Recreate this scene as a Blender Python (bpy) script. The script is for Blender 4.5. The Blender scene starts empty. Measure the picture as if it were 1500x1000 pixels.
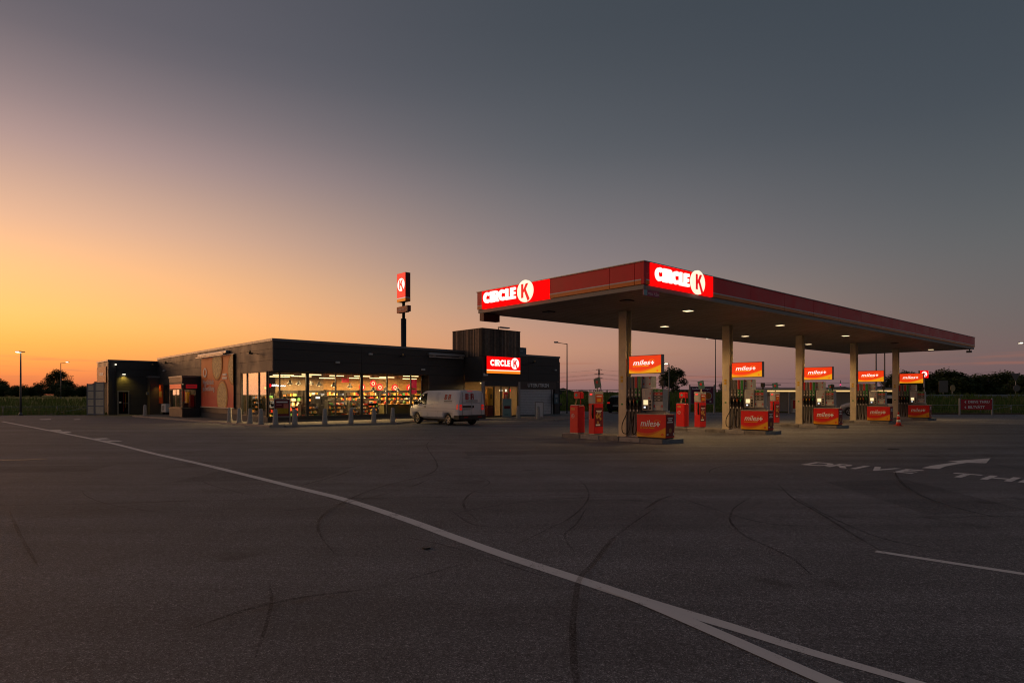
import bpy, bmesh, math, random
from mathutils import Vector, Matrix
random.seed(7)
SC = bpy.context.scene
COL = SC.collection
R = math.radians

# ------------------------------------------------------------------ camera, sky, sun, exposure
cd = bpy.data.cameras.new('camera'); cam = bpy.data.objects.new('camera', cd); COL.objects.link(cam)
cam.location = (0, 0, 1.7); cam.rotation_euler = (R(90), 0, 0)
cd.sensor_width = 36; cd.lens = 920 / 1500 * 36; cd.shift_y = 78 / 1500
cd.clip_start = .1; cd.clip_end = 6000
SC.camera = cam
SUN_AZ = R(-62)      # sunset glow, left of the frame
SUN_EL = R(2)

def s(r, g, b, k=1):
    f = lambda c: (c / 255 / 12.92 if c / 255 <= .04045 else ((c / 255 + .055) / 1.055) ** 2.4) * k
    return (f(r), f(g), f(b), 1)

W = bpy.data.worlds.new('World'); SC.world = W; W.use_nodes = True
nt = W.node_tree; nt.nodes.clear()
def smooth_stops(st, n=30):          # monotone cubic through the stops, so the sky has no kinks
    xs = [p for p, _ in st]; out = []
    H = [b - a for a, b in zip(xs, xs[1:])]; cols = []
    for c in range(3):
        y = [q[c] for _, q in st]; D = [(y[i + 1] - y[i]) / H[i] for i in range(len(H))]
        m = [D[0]] + [0 if D[i - 1] * D[i] <= 0 else 2 * D[i - 1] * D[i] / (D[i - 1] + D[i]) for i in range(1, len(D))] + [D[-1]]
        cols.append((y, m))
    q = sorted(set(xs) | {xs[-1] * (k / n) ** 1.7 for k in range(n - len(xs) + 1)})
    for x in q:
        i = max(k for k in range(len(xs) - 1) if xs[k] <= x + 1e-9); t = (x - xs[i]) / H[i]; v = []
        for y, m in cols: v.append((2 * t ** 3 - 3 * t * t + 1) * y[i] + (t ** 3 - 2 * t * t + t) * H[i] * m[i] + (3 * t * t - 2 * t ** 3) * y[i + 1] + (t ** 3 - t * t) * H[i] * m[i + 1])
        out.append((x, (*v, 1)))
    return out[:32]
class NT:
    def __init__(self, t): self.t = t
    def n(self, ty, **kw):
        nd = self.t.nodes.new(ty)
        for k, v in kw.items():
            if hasattr(nd, k): setattr(nd, k, v)
        return nd
    def l(self, a, b): self.t.links.new(a, b)
    def m(self, op, a, b=None, c=None, clamp=False):
        nd = self.n('ShaderNodeMath'); nd.operation = op; nd.use_clamp = clamp
        for i, v in enumerate((a, b, c)):
            if v is None: continue
            if isinstance(v, (int, float)): nd.inputs[i].default_value = v
            else: self.l(v, nd.inputs[i])
        return nd.outputs[0]
    def ramp(self, fac, stops, interp='EASE'):
        nd = self.n('ShaderNodeValToRGB'); cr = nd.color_ramp; cr.interpolation = interp
        if interp == 'CARDINAL': stops = smooth_stops(stops); cr.interpolation = 'LINEAR'
        while len(cr.elements) < len(stops): cr.elements.new(.5)
        for e, (p, c) in zip(cr.elements, stops):
            e.position = p; e.color = c if len(c) == 4 else (*c, 1)
        self.l(fac, nd.inputs[0]); return nd.outputs[0]
    def mix(self, fac, a, b, bt='MIX'):
        nd = self.n('ShaderNodeMix'); nd.data_type = 'RGBA'; nd.blend_type = bt
        for i, v in ((0, fac), (6, a), (7, b)):
            if isinstance(v, (int, float)): nd.inputs[i].default_value = v
            elif isinstance(v, tuple): nd.inputs[i].default_value = v if len(v) == 4 else (*v, 1)
            else: self.l(v, nd.inputs[i])
        return nd.outputs[2]
    def mr(self, v, a, b, c=0, d=1, it='SMOOTHSTEP'):
        nd = self.n('ShaderNodeMapRange'); nd.interpolation_type = it
        self.l(v, nd.inputs[0])
        for i, x in enumerate((a, b, c, d)): nd.inputs[i + 1].default_value = x
        return nd.outputs[0]
    def noise(self, vec, scale, detail=3, rough=.5):
        nd = self.n('ShaderNodeTexNoise'); nd.inputs['Scale'].default_value = scale
        nd.inputs['Detail'].default_value = detail; nd.inputs['Roughness'].default_value = rough
        if vec is not None: self.l(vec, nd.inputs['Vector'])
        return nd.outputs['Fac']

w = NT(nt)
tc = w.n('ShaderNodeTexCoord'); sep = w.n('ShaderNodeSeparateXYZ'); w.l(tc.outputs['Generated'], sep.inputs[0])
X, Y, Z = sep.outputs
hor = w.m('SQRT', w.m('ADD', w.m('MULTIPLY', X, X), w.m('ADD', w.m('MULTIPLY', Y, Y), 1e-6)))
cosd = w.m('DIVIDE', w.m('ADD', w.m('MULTIPLY', X, math.sin(SUN_AZ)), w.m('MULTIPLY', Y, math.cos(SUN_AZ))), hor)
ang = w.m('ARCCOSINE', w.m('MINIMUM', w.m('MAXIMUM', cosd, -1), 1))          # angle from the glow, radians
el = w.m('DIVIDE', w.m('ARCSINE', Z), R(90), clamp=True)                        # 0 horizon .. 1 zenith
e = lambda d: d / 90
ZEN = s(50, 55, 63)   # the top of the frame simply goes on to the zenith
rA = w.ramp(el, [(0, s(176, 88, 62)), (e(1.2), s(214, 116, 70)), (e(3.4), s(247, 154, 72)), (e(6), s(250, 174, 94)), (e(9), s(238, 172, 112)), (e(13), s(204, 157, 128)), (e(17.5), s(160, 130, 124)), (e(22), s(116, 100, 104)), (e(27), s(80, 74, 83)), (e(60), ZEN)], 'CARDINAL')
rB = w.ramp(el, [(0, s(126, 96, 98)), (e(1.6), s(150, 108, 100)), (e(4.2), s(176, 128, 108)), (e(8), s(152, 124, 114)), (e(11), s(127, 111, 111)), (e(17), s(97, 92, 96)), (e(22), s(74, 75, 81)), (e(32), s(54, 58, 65)), (e(60), ZEN)], 'CARDINAL')
rC = w.ramp(el, [(0, s(92, 74, 80)), (e(2), s(100, 82, 86)), (e(5), s(92, 82, 86)), (e(10), s(82, 80, 84)), (e(16), s(66, 69, 75)), (e(22), s(53, 58, 66)), (e(32), s(47, 53, 61)), (e(60), ZEN)], 'CARDINAL')
c1 = w.mix(w.mr(ang, R(20), R(70)), rA, rB)
c2 = w.mix(w.mr(ang, R(60), R(104)), c1, rC)
# thin streaks of cloud low over the glow
mp = w.n('ShaderNodeMapping'); mp.inputs['Scale'].default_value = (2.2, 2.2, 46); w.l(tc.outputs['Generated'], mp.inputs[0])
st = w.noise(mp.outputs[0], 2.1, 4, .55)
band = w.m('MULTIPLY', w.mr(el, e(.6), e(1.8)), w.mr(el, e(4.2), e(2.2)))
stk = w.m('MULTIPLY', w.mr(st, .56, .70), w.m('MULTIPLY', band, .42))
c4 = w.mix(stk, c2, s(150, 92, 78))
sky = w.n('ShaderNodeTexSky'); sky.sky_type = 'NISHITA'; sky.sun_disc = False
sky.sun_elevation = SUN_EL; sky.sun_rotation = SUN_AZ % (2 * math.pi); sky.altitude = 20; sky.dust_density = 2.5
c5 = w.mix(1.0, c4, w.mix(1.0, sky.outputs[0], (.03, .03, .03, 1), 'MULTIPLY'), 'ADD')
bg = w.n('ShaderNodeBackground'); w.l(c5, bg.inputs[0]); bg.inputs[1].default_value = 1.0
ow = w.n('ShaderNodeOutputWorld'); w.l(bg.outputs[0], ow.inputs[0])

sl = bpy.data.lights.new('sun', 'SUN'); so = bpy.data.objects.new('sun', sl); COL.objects.link(so)
sl.energy = .85; sl.angle = R(46); sl.color = (1, .50, .27)
sd = Vector((math.sin(SUN_AZ) * math.cos(SUN_EL), math.cos(SUN_AZ) * math.cos(SUN_EL), math.sin(SUN_EL)))
so.rotation_euler = (-sd).to_track_quat('-Z', 'Y').to_euler(); so.location = sd * 100
SC.view_settings.view_transform = 'Standard'; SC.view_settings.look = 'None'
SC.view_settings.exposure = .26; SC.view_settings.gamma = 1; SC.view_settings.use_curve_mapping = False
SC.render.engine = 'CYCLES'; SC.cycles.use_denoising = True; SC.cycles.max_bounces = 8
SC.cycles.filter_width = 1.1; SC.cycles.transparent_max_bounces = 16; SC.cycles.sample_clamp_indirect = 4

# ------------------------------------------------------------------ materials
MATS = {}
def M(name, rgb, rough=.6, metal=0, var=.12, scale=6, spec=.4, em=None, es=0, bump=0, bscale=60, alpha=None):
    if name in MATS: return MATS[name]
    m = bpy.data.materials.new(name); m.use_nodes = True; MATS[name] = m
    t = NT(m.node_tree); p = m.node_tree.nodes['Principled BSDF']
    col = rgb if len(rgb) == 4 else (*rgb, 1)
    tx = t.n('ShaderNodeTexCoord')
    if var:
        nz = t.noise(tx.outputs['Object'], scale, 5, .6)
        lo = tuple(c * (1 - var) for c in col[:3]); hi = tuple(min(1, c * (1 + var)) for c in col[:3])
        t.l(t.ramp(nz, [(.3, lo), (.7, hi)], 'LINEAR'), p.inputs['Base Color'])
        t.l(t.mr(nz, .3, .7, max(.02, rough - .08), min(1, rough + .08), 'LINEAR'), p.inputs['Roughness'])
    else:
        p.inputs['Base Color'].default_value = col; p.inputs['Roughness'].default_value = rough
    p.inputs['Metallic'].default_value = metal; p.inputs['Specular IOR Level'].default_value = spec
    if em is not None:
        p.inputs['Emission Color'].default_value = em if len(em) == 4 else (*em, 1)
        p.inputs['Emission Strength'].default_value = es
    if bump:
        b = t.n('ShaderNodeBump'); b.inputs['Strength'].default_value = bump; b.inputs['Distance'].default_value = .01
        t.l(t.noise(tx.outputs['Object'], bscale, 3), b.inputs['Height']); t.l(b.outputs[0], p.inputs['Normal'])
    return m

def glass(name, tint=(1, 1, 1, 1), refl=1.0, dark=0.0):
    if name in MATS: return MATS[name]
    m = bpy.data.materials.new(name); m.use_nodes = True; MATS[name] = m
    t = NT(m.node_tree); m.node_tree.nodes.clear()
    tr = t.n('ShaderNodeBsdfTransparent'); tr.inputs[0].default_value = tint
    gl = t.n('ShaderNodeBsdfGlossy'); gl.inputs['Roughness'].default_value = .015
    lw = t.n('ShaderNodeLayerWeight'); lw.inputs[0].default_value = .5
    fr = t.m('ADD', .03, t.m('MULTIPLY', t.m('POWER', lw.outputs['Facing'], 4.0), .9))   # pane: same from both sides
    mx = t.n('ShaderNodeMixShader'); t.l(t.m('MULTIPLY', fr, refl, clamp=True), mx.inputs[0])
    t.l(tr.outputs[0], mx.inputs[1]); t.l(gl.outputs[0], mx.inputs[2])
    o = t.n('ShaderNodeOutputMaterial'); t.l(mx.outputs[0], o.inputs[0]); return m

# ------------------------------------------------------------------ mesh helpers
BASE = {}
class MB:
    def __init__(self, T=None): self.v = []; self.f = []; self.mi = []; self.sm = []; self.T = T or (lambda x, y, z: Vector((x, y, z)))
    def add(self, vs, fs, m=0, smooth=False):
        o = len(self.v); self.v += [self.T(*p) for p in vs]
        for f in fs: self.f.append([i + o for i in f]); self.mi.append(m); self.sm.append(smooth)
        return self
    def box(self, x0, x1, y0, y1, z0, z1, m=0):
        x0, x1 = min(x0, x1), max(x0, x1); y0, y1 = min(y0, y1), max(y0, y1); z0, z1 = min(z0, z1), max(z0, z1)
        return self.add([(x0, y0, z0), (x1, y0, z0), (x1, y1, z0), (x0, y1, z0), (x0, y0, z1), (x1, y0, z1), (x1, y1, z1), (x0, y1, z1)],
                        [(0, 3, 2, 1), (4, 5, 6, 7), (0, 1, 5, 4), (1, 2, 6, 5), (2, 3, 7, 6), (3, 0, 4, 7)], m)
    def bbox(self, x0, x1, y0, y1, z0, z1, b=.02, m=0):     # box with chamfered vertical and top edges
        r = [(x0 + b, y0), (x1 - b, y0), (x1, y0 + b), (x1, y1 - b), (x1 - b, y1), (x0 + b, y1), (x0, y1 - b), (x0, y0 + b)]
        cx, cy = (x0 + x1) / 2, (y0 + y1) / 2
        ins = [(x + (b if x < cx else -b) * .8, y + (b if y < cy else -b) * .8) for x, y in r]
        vs = [(x, y, z0) for x, y in r] + [(x, y, z1 - b) for x, y in r] + [(x, y, z1) for x, y in ins]
        fs = [tuple(range(7, -1, -1)), tuple(range(16, 24))]
        for k in (0, 8):
            for i in range(8): j = (i + 1) % 8; fs.append((k + i, k + j, k + 8 + j, k + 8 + i))
        return self.add(vs, fs, m)
    def ext(self, poly, o, ax, bx, nx, d, m=0, back=True):  # polygon (a,b) -> o + a*ax + b*bx, extruded d along nx
        o, ax, bx, nx = map(Vector, (o, ax, bx, nx)); n = len(poly)
        A = [o + ax * a + bx * b for a, b in poly]; B = [p + nx * d for p in A]
        ar = sum(poly[i][0] * poly[(i + 1) % n][1] - poly[(i + 1) % n][0] * poly[i][1] for i in range(n))
        flip = (ar > 0) != (ax.cross(bx).dot(nx) > 0)
        fs = [tuple(range(n, 2 * n))]
        if back: fs.append(tuple(range(n - 1, -1, -1)))
        for i in range(n): j = (i + 1) % n; fs.append((i, j, n + j, n + i))
        if flip: fs = [tuple(reversed(f)) for f in fs]
        return self.add([tuple(p) for p in A + B], fs, m)
    def ring(self, o, ax, bx, nx, d, r0, r1, a0, a1, n=16, m=0, sx=1):   # arc band, extruded
        for k in range(n):
            t0, t1 = a0 + (a1 - a0) * k / n, a0 + (a1 - a0) * (k + 1) / n
            self.ext([(math.cos(t0) * r0 * sx, math.sin(t0) * r0), (math.cos(t0) * r1 * sx, math.sin(t0) * r1), (math.cos(t1) * r1 * sx, math.sin(t1) * r1), (math.cos(t1) * r0 * sx, math.sin(t1) * r0)], o, ax, bx, nx, d, m)
        return self
    def disc(self, o, ax, bx, nx, d, r, n=32, m=0, sx=1):
        return self.ext([(math.cos(2 * math.pi * k / n) * r * sx, math.sin(2 * math.pi * k / n) * r) for k in range(n)], o, ax, bx, nx, d, m)
    def lathe(self, prof, c=(0, 0, 0), n=16, m=0, axis='z', smooth=True):
        vs = []
        for r, h in prof:
            for k in range(n):
                a = 2 * math.pi * k / n; p = (r * math.cos(a), r * math.sin(a), h)
                if axis == 'y': p = (p[0], p[2], p[1])
                if axis == 'x': p = (p[2], p[0], p[1])
                vs.append((p[0] + c[0], p[1] + c[1], p[2] + c[2]))
        fs = []
        for i in range(len(prof) - 1):
            for k in range(n): j = (k + 1) % n; fs.append((i * n + k, i * n + j, (i + 1) * n + j, (i + 1) * n + k))
        self.add(vs, fs, m, smooth)
        o = len(vs)
        self.f.append([len(self.v) - o + k for k in range(n)][::-1]); self.mi.append(m); self.sm.append(False)
        self.f.append([len(self.v) - n + k for k in range(n)]); self.mi.append(m); self.sm.append(False)
        return self
    def tube(self, pts, r, n=8, m=0, smooth=True):
        pts = [Vector(p) for p in pts]; rs = r if isinstance(r, (list, tuple)) else [r] * len(pts)
        vs = []; up = None
        for i, p in enumerate(pts):
            t = (pts[min(i + 1, len(pts) - 1)] - pts[max(i - 1, 0)]).normalized()
            if up is None: up = Vector((0, 0, 1)) if abs(t.z) < .9 else Vector((1, 0, 0))
            a = t.cross(up).normalized(); b = a.cross(t).normalized(); up = b
            for k in range(n):
                q = 2 * math.pi * k / n; vs.append(tuple(p + a * math.cos(q) * rs[i] + b * math.sin(q) * rs[i]))
        fs = []
        for i in range(len(pts) - 1):
            for k in range(n): j = (k + 1) % n; fs.append((i * n + k, i * n + j, (i + 1) * n + j, (i + 1) * n + k))
        fs += [tuple(range(n - 1, -1, -1)), tuple((len(pts) - 1) * n + k for k in range(n))]
        return self.add(vs, fs, m, smooth)
    def text(self, txt, o, ax, bx, nx, size, d=.01, bold=0, shear=0, align='L', m=0, sx=1):
        vs, ps, wd = text_geo(txt, bold, shear)
        o, ax, bx, nx = map(Vector, (o, ax, bx, nx)); k = {'L': 0, 'C': -wd / 2, 'R': -wd}[align]
        flip = ax.cross(bx).dot(nx) < 0
        return self.add([tuple(o + ax * (x + k) * size * sx + bx * y * size + nx * (z + .5) * d) for x, y, z in vs], [tuple(reversed(p)) if flip else p for p in ps], m)
    def build(self, name, mats, parent=None, kind=None, label=None):
        me = bpy.data.meshes.new(name)
        vs = self.v
        if parent is not None:
            inv = BASE.get(parent.name)
            if inv is not None: vs = [inv @ p for p in vs]
        me.from_pydata([tuple(p) for p in vs], [], self.f)
        for m in (mats if isinstance(mats, (list, tuple)) else [mats]): me.materials.append(m)
        me.polygons.foreach_set('material_index', self.mi); me.polygons.foreach_set('use_smooth', self.sm)
        me.update()
        o = bpy.data.objects.new(name, me); COL.objects.link(o)
        if parent is not None:
            o.parent = parent
            if parent.name in BASE: BASE[o.name] = BASE[parent.name]
        if kind: o['kind'] = kind
        if label: o['label'] = label
        return o

TXT = {}
def text_geo(txt, bold, shear):
    k = (txt, bold, shear)
    if k in TXT: return TXT[k]
    cu = bpy.data.curves.new('t', 'FONT'); cu.body = txt; cu.size = 1; cu.offset = bold; cu.shear = shear; cu.extrude = .5; cu.resolution_u = 3
    ob = bpy.data.objects.new('t', cu); COL.objects.link(ob)
    dg = bpy.context.evaluated_depsgraph_get(); me = bpy.data.meshes.new_from_object(ob.evaluated_get(dg))
    vs = [tuple(v.co) for v in me.vertices]; ps = [tuple(p.vertices) for p in me.polygons]
    wd = max([v[0] for v in vs] or [0])
    bpy.data.objects.remove(ob); bpy.data.curves.remove(cu); bpy.data.meshes.remove(me)
    TXT[k] = (vs, ps, wd); return TXT[k]

def thing(name, label, cat, loc=(0, 0, 0), group=None, local=False):
    o = bpy.data.objects.new(name, None); COL.objects.link(o); o.empty_display_size = .1
    o.location = loc; o['label'] = label; o['category'] = cat
    if group: o['group'] = group
    if not local: BASE[o.name] = Matrix.Translation(-Vector(loc))
    return o
def tag(o, label, cat, group=None):
    o['label'] = label; o['category'] = cat
    if group: o['group'] = group
    return o
def copy_tree(o, parent=None):
    c = o.copy(); COL.objects.link(c); c.parent = parent
    for ch in [x for x in o.children]: copy_tree(ch, c)
    return c
def place(o, loc, rz=0, sc=1):
    o.location = loc; o.rotation_euler = (0, 0, rz); o.scale = (sc, sc, sc); return o

# heavy geometric capitals of the brand sign, unit height; each returns its width
def glyph(mb, ch, o, ax, bx, nx, h, d, m=0, stroke=.27):
    o, ax, bx = Vector(o), Vector(ax), Vector(bx); S = stroke
    ex = lambda poly: mb.ext([(a * h, b * h) for a, b in poly], o, ax, bx, nx, d, m)
    if ch == 'C':
        mb.ring(o + ax * .5 * h + bx * .5 * h, ax, bx, nx, d, .5 * h - S * h, .5 * h, R(42), R(318), 22, m); return .9
    if ch == 'I': ex([(0, 0), (S, 0), (S, 1), (0, 1)]); return S
    if ch == 'L': ex([(0, 0), (.58, 0), (.58, .24), (S, .24), (S, 1), (0, 1)]); return .58
    if ch == 'E': ex([(0, 0), (.62, 0), (.62, .22), (S, .22), (S, .39), (.56, .39), (.56, .61), (S, .61), (S, .78), (.62, .78), (.62, 1), (0, 1)]); return .62
    if ch == 'R':
        ex([(0, 0), (S, 0), (S, .39), (.30, .39), (.50, 0), (.82, 0), (.59, .40), (.461, .40), (.461, .61), (S, .61), (S, .79), (.461, .79), (.461, 1), (0, 1)])
        mb.ring(o + ax * .463 * h + bx * .70 * h, ax, bx, nx, d, .09 * h, .30 * h, R(-90), R(90), 12, m); return .79
def brand_k(mb, o, ax, bx, nx, r, d, m=0):      # K whose long leg runs out to the rim of the disc
    P = [(-.40, -.58), (-.14, -.58), (-.14, -.16), (-.03, -.03), (.40, -.92), (.62, -.72), (.16, .14), (.46, .62), (.16, .62), (-.14, .12), (-.14, .62), (-.40, .62)]
    mb.ext([(a * r * 1.08, b * r * 1.06) for a, b in P], o, ax, bx, nx, d, m)
ZV = Vector((0, 0, 1))

# ------------------------------------------------------------------ ground
def asphalt_mat():
    m = bpy.data.materials.new('asphalt'); m.use_nodes = True; t = NT(m.node_tree); p = m.node_tree.nodes['Principled BSDF']
    tx = t.n('ShaderNodeTexCoord'); v = tx.outputs['Object']
    vo = t.n('ShaderNodeTexVoronoi'); vo.inputs['Scale'].default_value = 130; t.l(v, vo.inputs['Vector'])
    vc = t.n('ShaderNodeSeparateColor'); t.l(vo.outputs['Color'], vc.inputs[0])
    chip = t.ramp(vc.outputs[0], [(0, (.065, .067, .074)), (.55, (.140, .143, .156)), (.88, (.215, .22, .24)), (1, (.45, .46, .48))], 'LINEAR')
    big = t.noise(v, .11, 5, .62); mid = t.noise(v, .9, 5, .65)
    mp = t.n('ShaderNodeMapping'); mp.inputs['Rotation'].default_value = (0, 0, R(47)); mp.inputs['Scale'].default_value = (.05, .9, 1); t.l(v, mp.inputs[0])
    lane = t.noise(mp.outputs[0], 1.0, 5, .6)                                   # worn streaks along the driving direction
    k = t.m('MULTIPLY', t.mr(big, .25, .75, .72, 1.26, 'LINEAR'), t.m('MULTIPLY', t.mr(mid, .25, .75, .84, 1.14, 'LINEAR'), t.mr(lane, .28, .72, .66, 1.3, 'LINEAR')))
    cmb = t.n('ShaderNodeCombineColor'); [t.l(k, cmb.inputs[i]) for i in range(3)]
    c = t.mix(1.0, chip, cmb.outputs[0], 'MULTIPLY')
    gr2 = t.noise(v, 22, 3, .7); c = t.mix(1.0, c, t.ramp(gr2, [(.28, (.66, .66, .66)), (.72, (1.34, 1.34, 1.34))], 'LINEAR'), 'MULTIPLY')
    sp = t.noise(v, .55, 3, .7)
    c = t.mix(t.mr(sp, .60, .72, 0, .5), c, (.03, .029, .03, 1))               # oil stains
    t.l(c, p.inputs['Base Color']); p.inputs['Specular IOR Level'].default_value = .35
    t.l(t.mr(big, .3, .7, .74, .86, 'LINEAR'), p.inputs['Roughness'])
    b = t.n('ShaderNodeBump'); b.inputs['Strength'].default_value = .7; b.inputs['Distance'].default_value = .008
    t.l(t.m('ADD', vo.outputs['Distance'], t.m('MULTIPLY', t.noise(v, 28, 2), 1.2)), b.inputs['Height']); t.l(b.outputs[0], p.inputs['Normal'])
    return m
def paint_mat(name, rgb, wear):
    m = bpy.data.materials.new(name); m.use_nodes = True; t = NT(m.node_tree); p = m.node_tree.nodes['Principled BSDF']
    tx = t.n('ShaderNodeTexCoord'); v = tx.outputs['Object']
    a = t.noise(v, 2.2, 6, .72); b = t.noise(v, 70, 2, .6)
    f = t.m('ADD', t.m('MULTIPLY', a, .75), t.m('MULTIPLY', b, .4))
    t.l(t.mix(t.mr(f, wear, wear + .14), rgb, (.09, .088, .09, 1)), p.inputs['Base Color']); p.inputs['Roughness'].default_value = .75
    return m
ASPH = asphalt_mat()
PAINT = paint_mat('road_paint', (.68, .67, .67, 1), .63)
PAINT2 = paint_mat('worn_road_paint', (.46, .45, .45, 1), .58)
def rubber_mat():
    m = bpy.data.materials.new('tyre_rubber_trace'); m.use_nodes = True; t = NT(m.node_tree); p = m.node_tree.nodes['Principled BSDF']
    tx = t.n('ShaderNodeTexCoord'); v = tx.outputs['Object']
    p.inputs['Base Color'].default_value = (.022, .021, .022, 1); p.inputs['Roughness'].default_value = .8; p.inputs['Specular IOR Level'].default_value = .2
    a = t.noise(v, 1.3, 4, .6); b = t.noise(v, 55, 2, .6)
    t.l(t.m('MULTIPLY', t.mr(a, .30, .66, .2, .85), t.mr(b, .34, .6, .2, .9)), p.inputs['Alpha'])
    return m
RUB = rubber_mat()
RUBF = M('faint_rubber_trace', (.03, .029, .03), .8); _p = RUBF.node_tree.nodes['Principled BSDF']; _p.inputs['Alpha'].default_value = .42

def lerp_tab(tab, x):
    if x <= tab[0][0]: return tab[0][1]
    for (a, b), (c, d) in zip(tab, tab[1:]):
        if x <= c: return b + (d - b) * (x - a) / (c - a)
    return tab[-1][1]
EDGE = [(-160, 49), (-45, 52), (-34, 52.8), (-26, 60), (-10, 66), (5, 66), (10, 63.5), (20, 61), (34, 60.6), (37.5, 54.5), (60, 53.6), (160, 52)]
edge = lambda x: lerp_tab(EDGE, x)
gm = MB(); gm.add([(-3500, -300, -.12), (3500, -300, -.12), (3500, 5000, -.12), (-3500, 5000, -.12)], [(0, 1, 2, 3)])
SOIL = M('meadow_soil', (.055, .075, .018), .95, var=.35, scale=.4)
gr = gm.build('ground', SOIL, kind='structure')
am = MB(); xs = sorted({x for x, _ in EDGE} | {-60, -20, 0, 15, 30, 45, 80})
vs = []
for x in xs: vs += [(x, -60, 0), (x, 20, 0), (x, edge(x), 0)]
fs = []
for i in range(len(xs) - 1):
    a = i * 3
    fs += [(a, a + 3, a + 4, a + 1), (a + 1, a + 4, a + 5, a + 2)]
asphalt = am.add(vs, fs).build('asphalt_forecourt', ASPH, kind='structure')

def strip(left, right, z, name, mat):
    n = len(left); vs = [(x, y, z) for x, y in left] + [(x, y, z) for x, y in right]
    return MB().add(vs, [(i, n + i, n + i + 1, i + 1) for i in range(n - 1)]).build(name, mat, asphalt)
def catmull(P, k=6):
    P = [Vector(p) for p in P]; Q = [2 * P[0] - P[1]] + P + [2 * P[-1] - P[-2]]; out = []
    for i in range(1, len(Q) - 2):
        for j in range(k):
            t = j / k; a, b, c, d = Q[i - 1:i + 3]
            out.append(.5 * ((2 * b) + (c - a) * t + (2 * a - 5 * b + 4 * c - d) * t * t + (3 * b - a - 3 * c + d) * t ** 3))
    out.append(P[-1]); return out
def ribbon(P, wd, z, name, mat, k=6, taper=False):
    C = catmull(P, k); L, Rr = [], []
    for i, p in enumerate(C):
        t = (C[min(i + 1, len(C) - 1)] - C[max(i - 1, 0)]).normalized(); nrm = Vector((-t.y, t.x))
        q = (wd(p) if callable(wd) else wd) * (min(1, .25 + 4 * min(i, len(C) - 1 - i) / len(C)) if taper else 1) / 2
        L.append(tuple(p + nrm * q)); Rr.append(tuple(p - nrm * q))
    return strip(Rr, L, z, name, mat)
CL = [(-60, 66.5), (-46, 53.0), (-32.44, 39.95), (-21.89, 29.76), (-14.78, 22.79), (-10.42, 18.22), (-7.32, 15.09), (-3.92, 11.48), (-2.71, 10.18), (-1.49, 8.62), (-.65, 7.44), (0, 6.55), (.66, 5.72), (1.09, 5.18), (1.59, 4.62), (1.96, 4.16), (2.37, 3.72), (2.95, 3.07), (3.8, 2.13)]
ribbon(CL[2:], lambda p: .165 if p.y > 5.3 else max(.09, .165 - (5.3 - p.y) * .048), .004, 'painted_line', PAINT)
ribbon([(.80, 5.56), (1.07, 5.15), (1.365, 4.64), (1.87, 3.71), (2.23, 3.05), (2.72, 2.02)], .13, .008, 'painted_line', PAINT)
ribbon([(3.95, 6.82), (4.85, 5.96), (6.2, 4.7), (7.6, 3.4)], .10, .004, 'painted_line', PAINT, 3)
ribbon([(29.2, 40.9), (29.4, 38.5), (29.2, 36.6)], .18, .004, 'painted_line', PAINT2, 3)
ribbon([(36, 51.8), (42, 50.6), (52, 50.2)], .22, .004, 'painted_line', PAINT2, 3)
ribbon([(-1.5, 40.6), (2.4, 40.3)], .22, .004, 'painted_line', PAINT2, 2)
ribbon([(-9.5, 33.4), (-6.2, 33.9)], .14, .004, 'painted_line', PAINT2, 2)
ribbon([(4.3, 41.6), (6.5, 41.2)], .2, .004, 'painted_line', PAINT2, 2)
ribbon([(1.0, 38.6), (3.6, 38.3)], .22, .004, 'painted_line', PAINT2, 2)
ribbon([(9.2, 50), (17.5, 49.2)], .25, .004, 'painted_line', PAINT2, 2)
for q in ([(-22.23, 30.08), (-21.85, 30.37), (-20.91, 29.23), (-21.16, 28.96)], [(-20.92, 28.86), (-20.46, 28.96), (-19.73, 28.18), (-19.78, 27.78)], [(-16.26, 24.32), (-15.9, 24.59), (-15.38, 24.06), (-15.63, 23.7)], [(-15.22, 23.34), (-14.62, 23.27), (-14.15, 22.83), (-14.5, 22.67)], [(-32.73, 43.44), (-32.28, 43.93), (-31.35, 42.73), (-31.88, 42.5)], [(-30.32, 43.44), (-30.01, 43.69), (-29.4, 42.73), (-29.61, 42.5)]):
    MB().add([(x, y, .012) for x, y in q], [(0, 3, 2, 1)]).build('painted_yield_tooth', PAINT, asphalt)
# lane lettering and arrow, written for drivers heading along the canopy
TX, TY = Vector((.676, -.737, 0)), Vector((.749, .663, 0))
for ch, a in zip('DRIVETHRU', (0, .56, 1.12, 1.42, 2.0, 2.98, 3.56, 4.16, 4.76)):
    mb = MB(); vs_, ps_, wd_ = text_geo(ch, .03, 0)
    o = Vector((7.02, 15.33, 0)) + TX * a
    for p in ps_:                                                                # top faces only: paint is a flat sheet
        if all(vs_[i][2] > .4 for i in p): mb.add([tuple(o + TX * vs_[i][0] * .80 + TY * vs_[i][1] * 1.2 + ZV * .004) for i in p], [tuple(range(len(p)))])
    mb.build('painted_letter', PAINT, asphalt)
MB().add([(x, y, .004) for x, y in [(9.51, 14.58), (9.80, 14.41), (10.3, 14.92), (10.83, 15.33), (11.4, 15.72), (11.78, 15.60), (12.83, 16.84), (11.12, 16.04), (11.27, 15.88), (10.64, 15.46), (10.05, 15.06)]], [tuple(range(11))]).build('painted_arrow', PAINT, asphalt)
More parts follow.
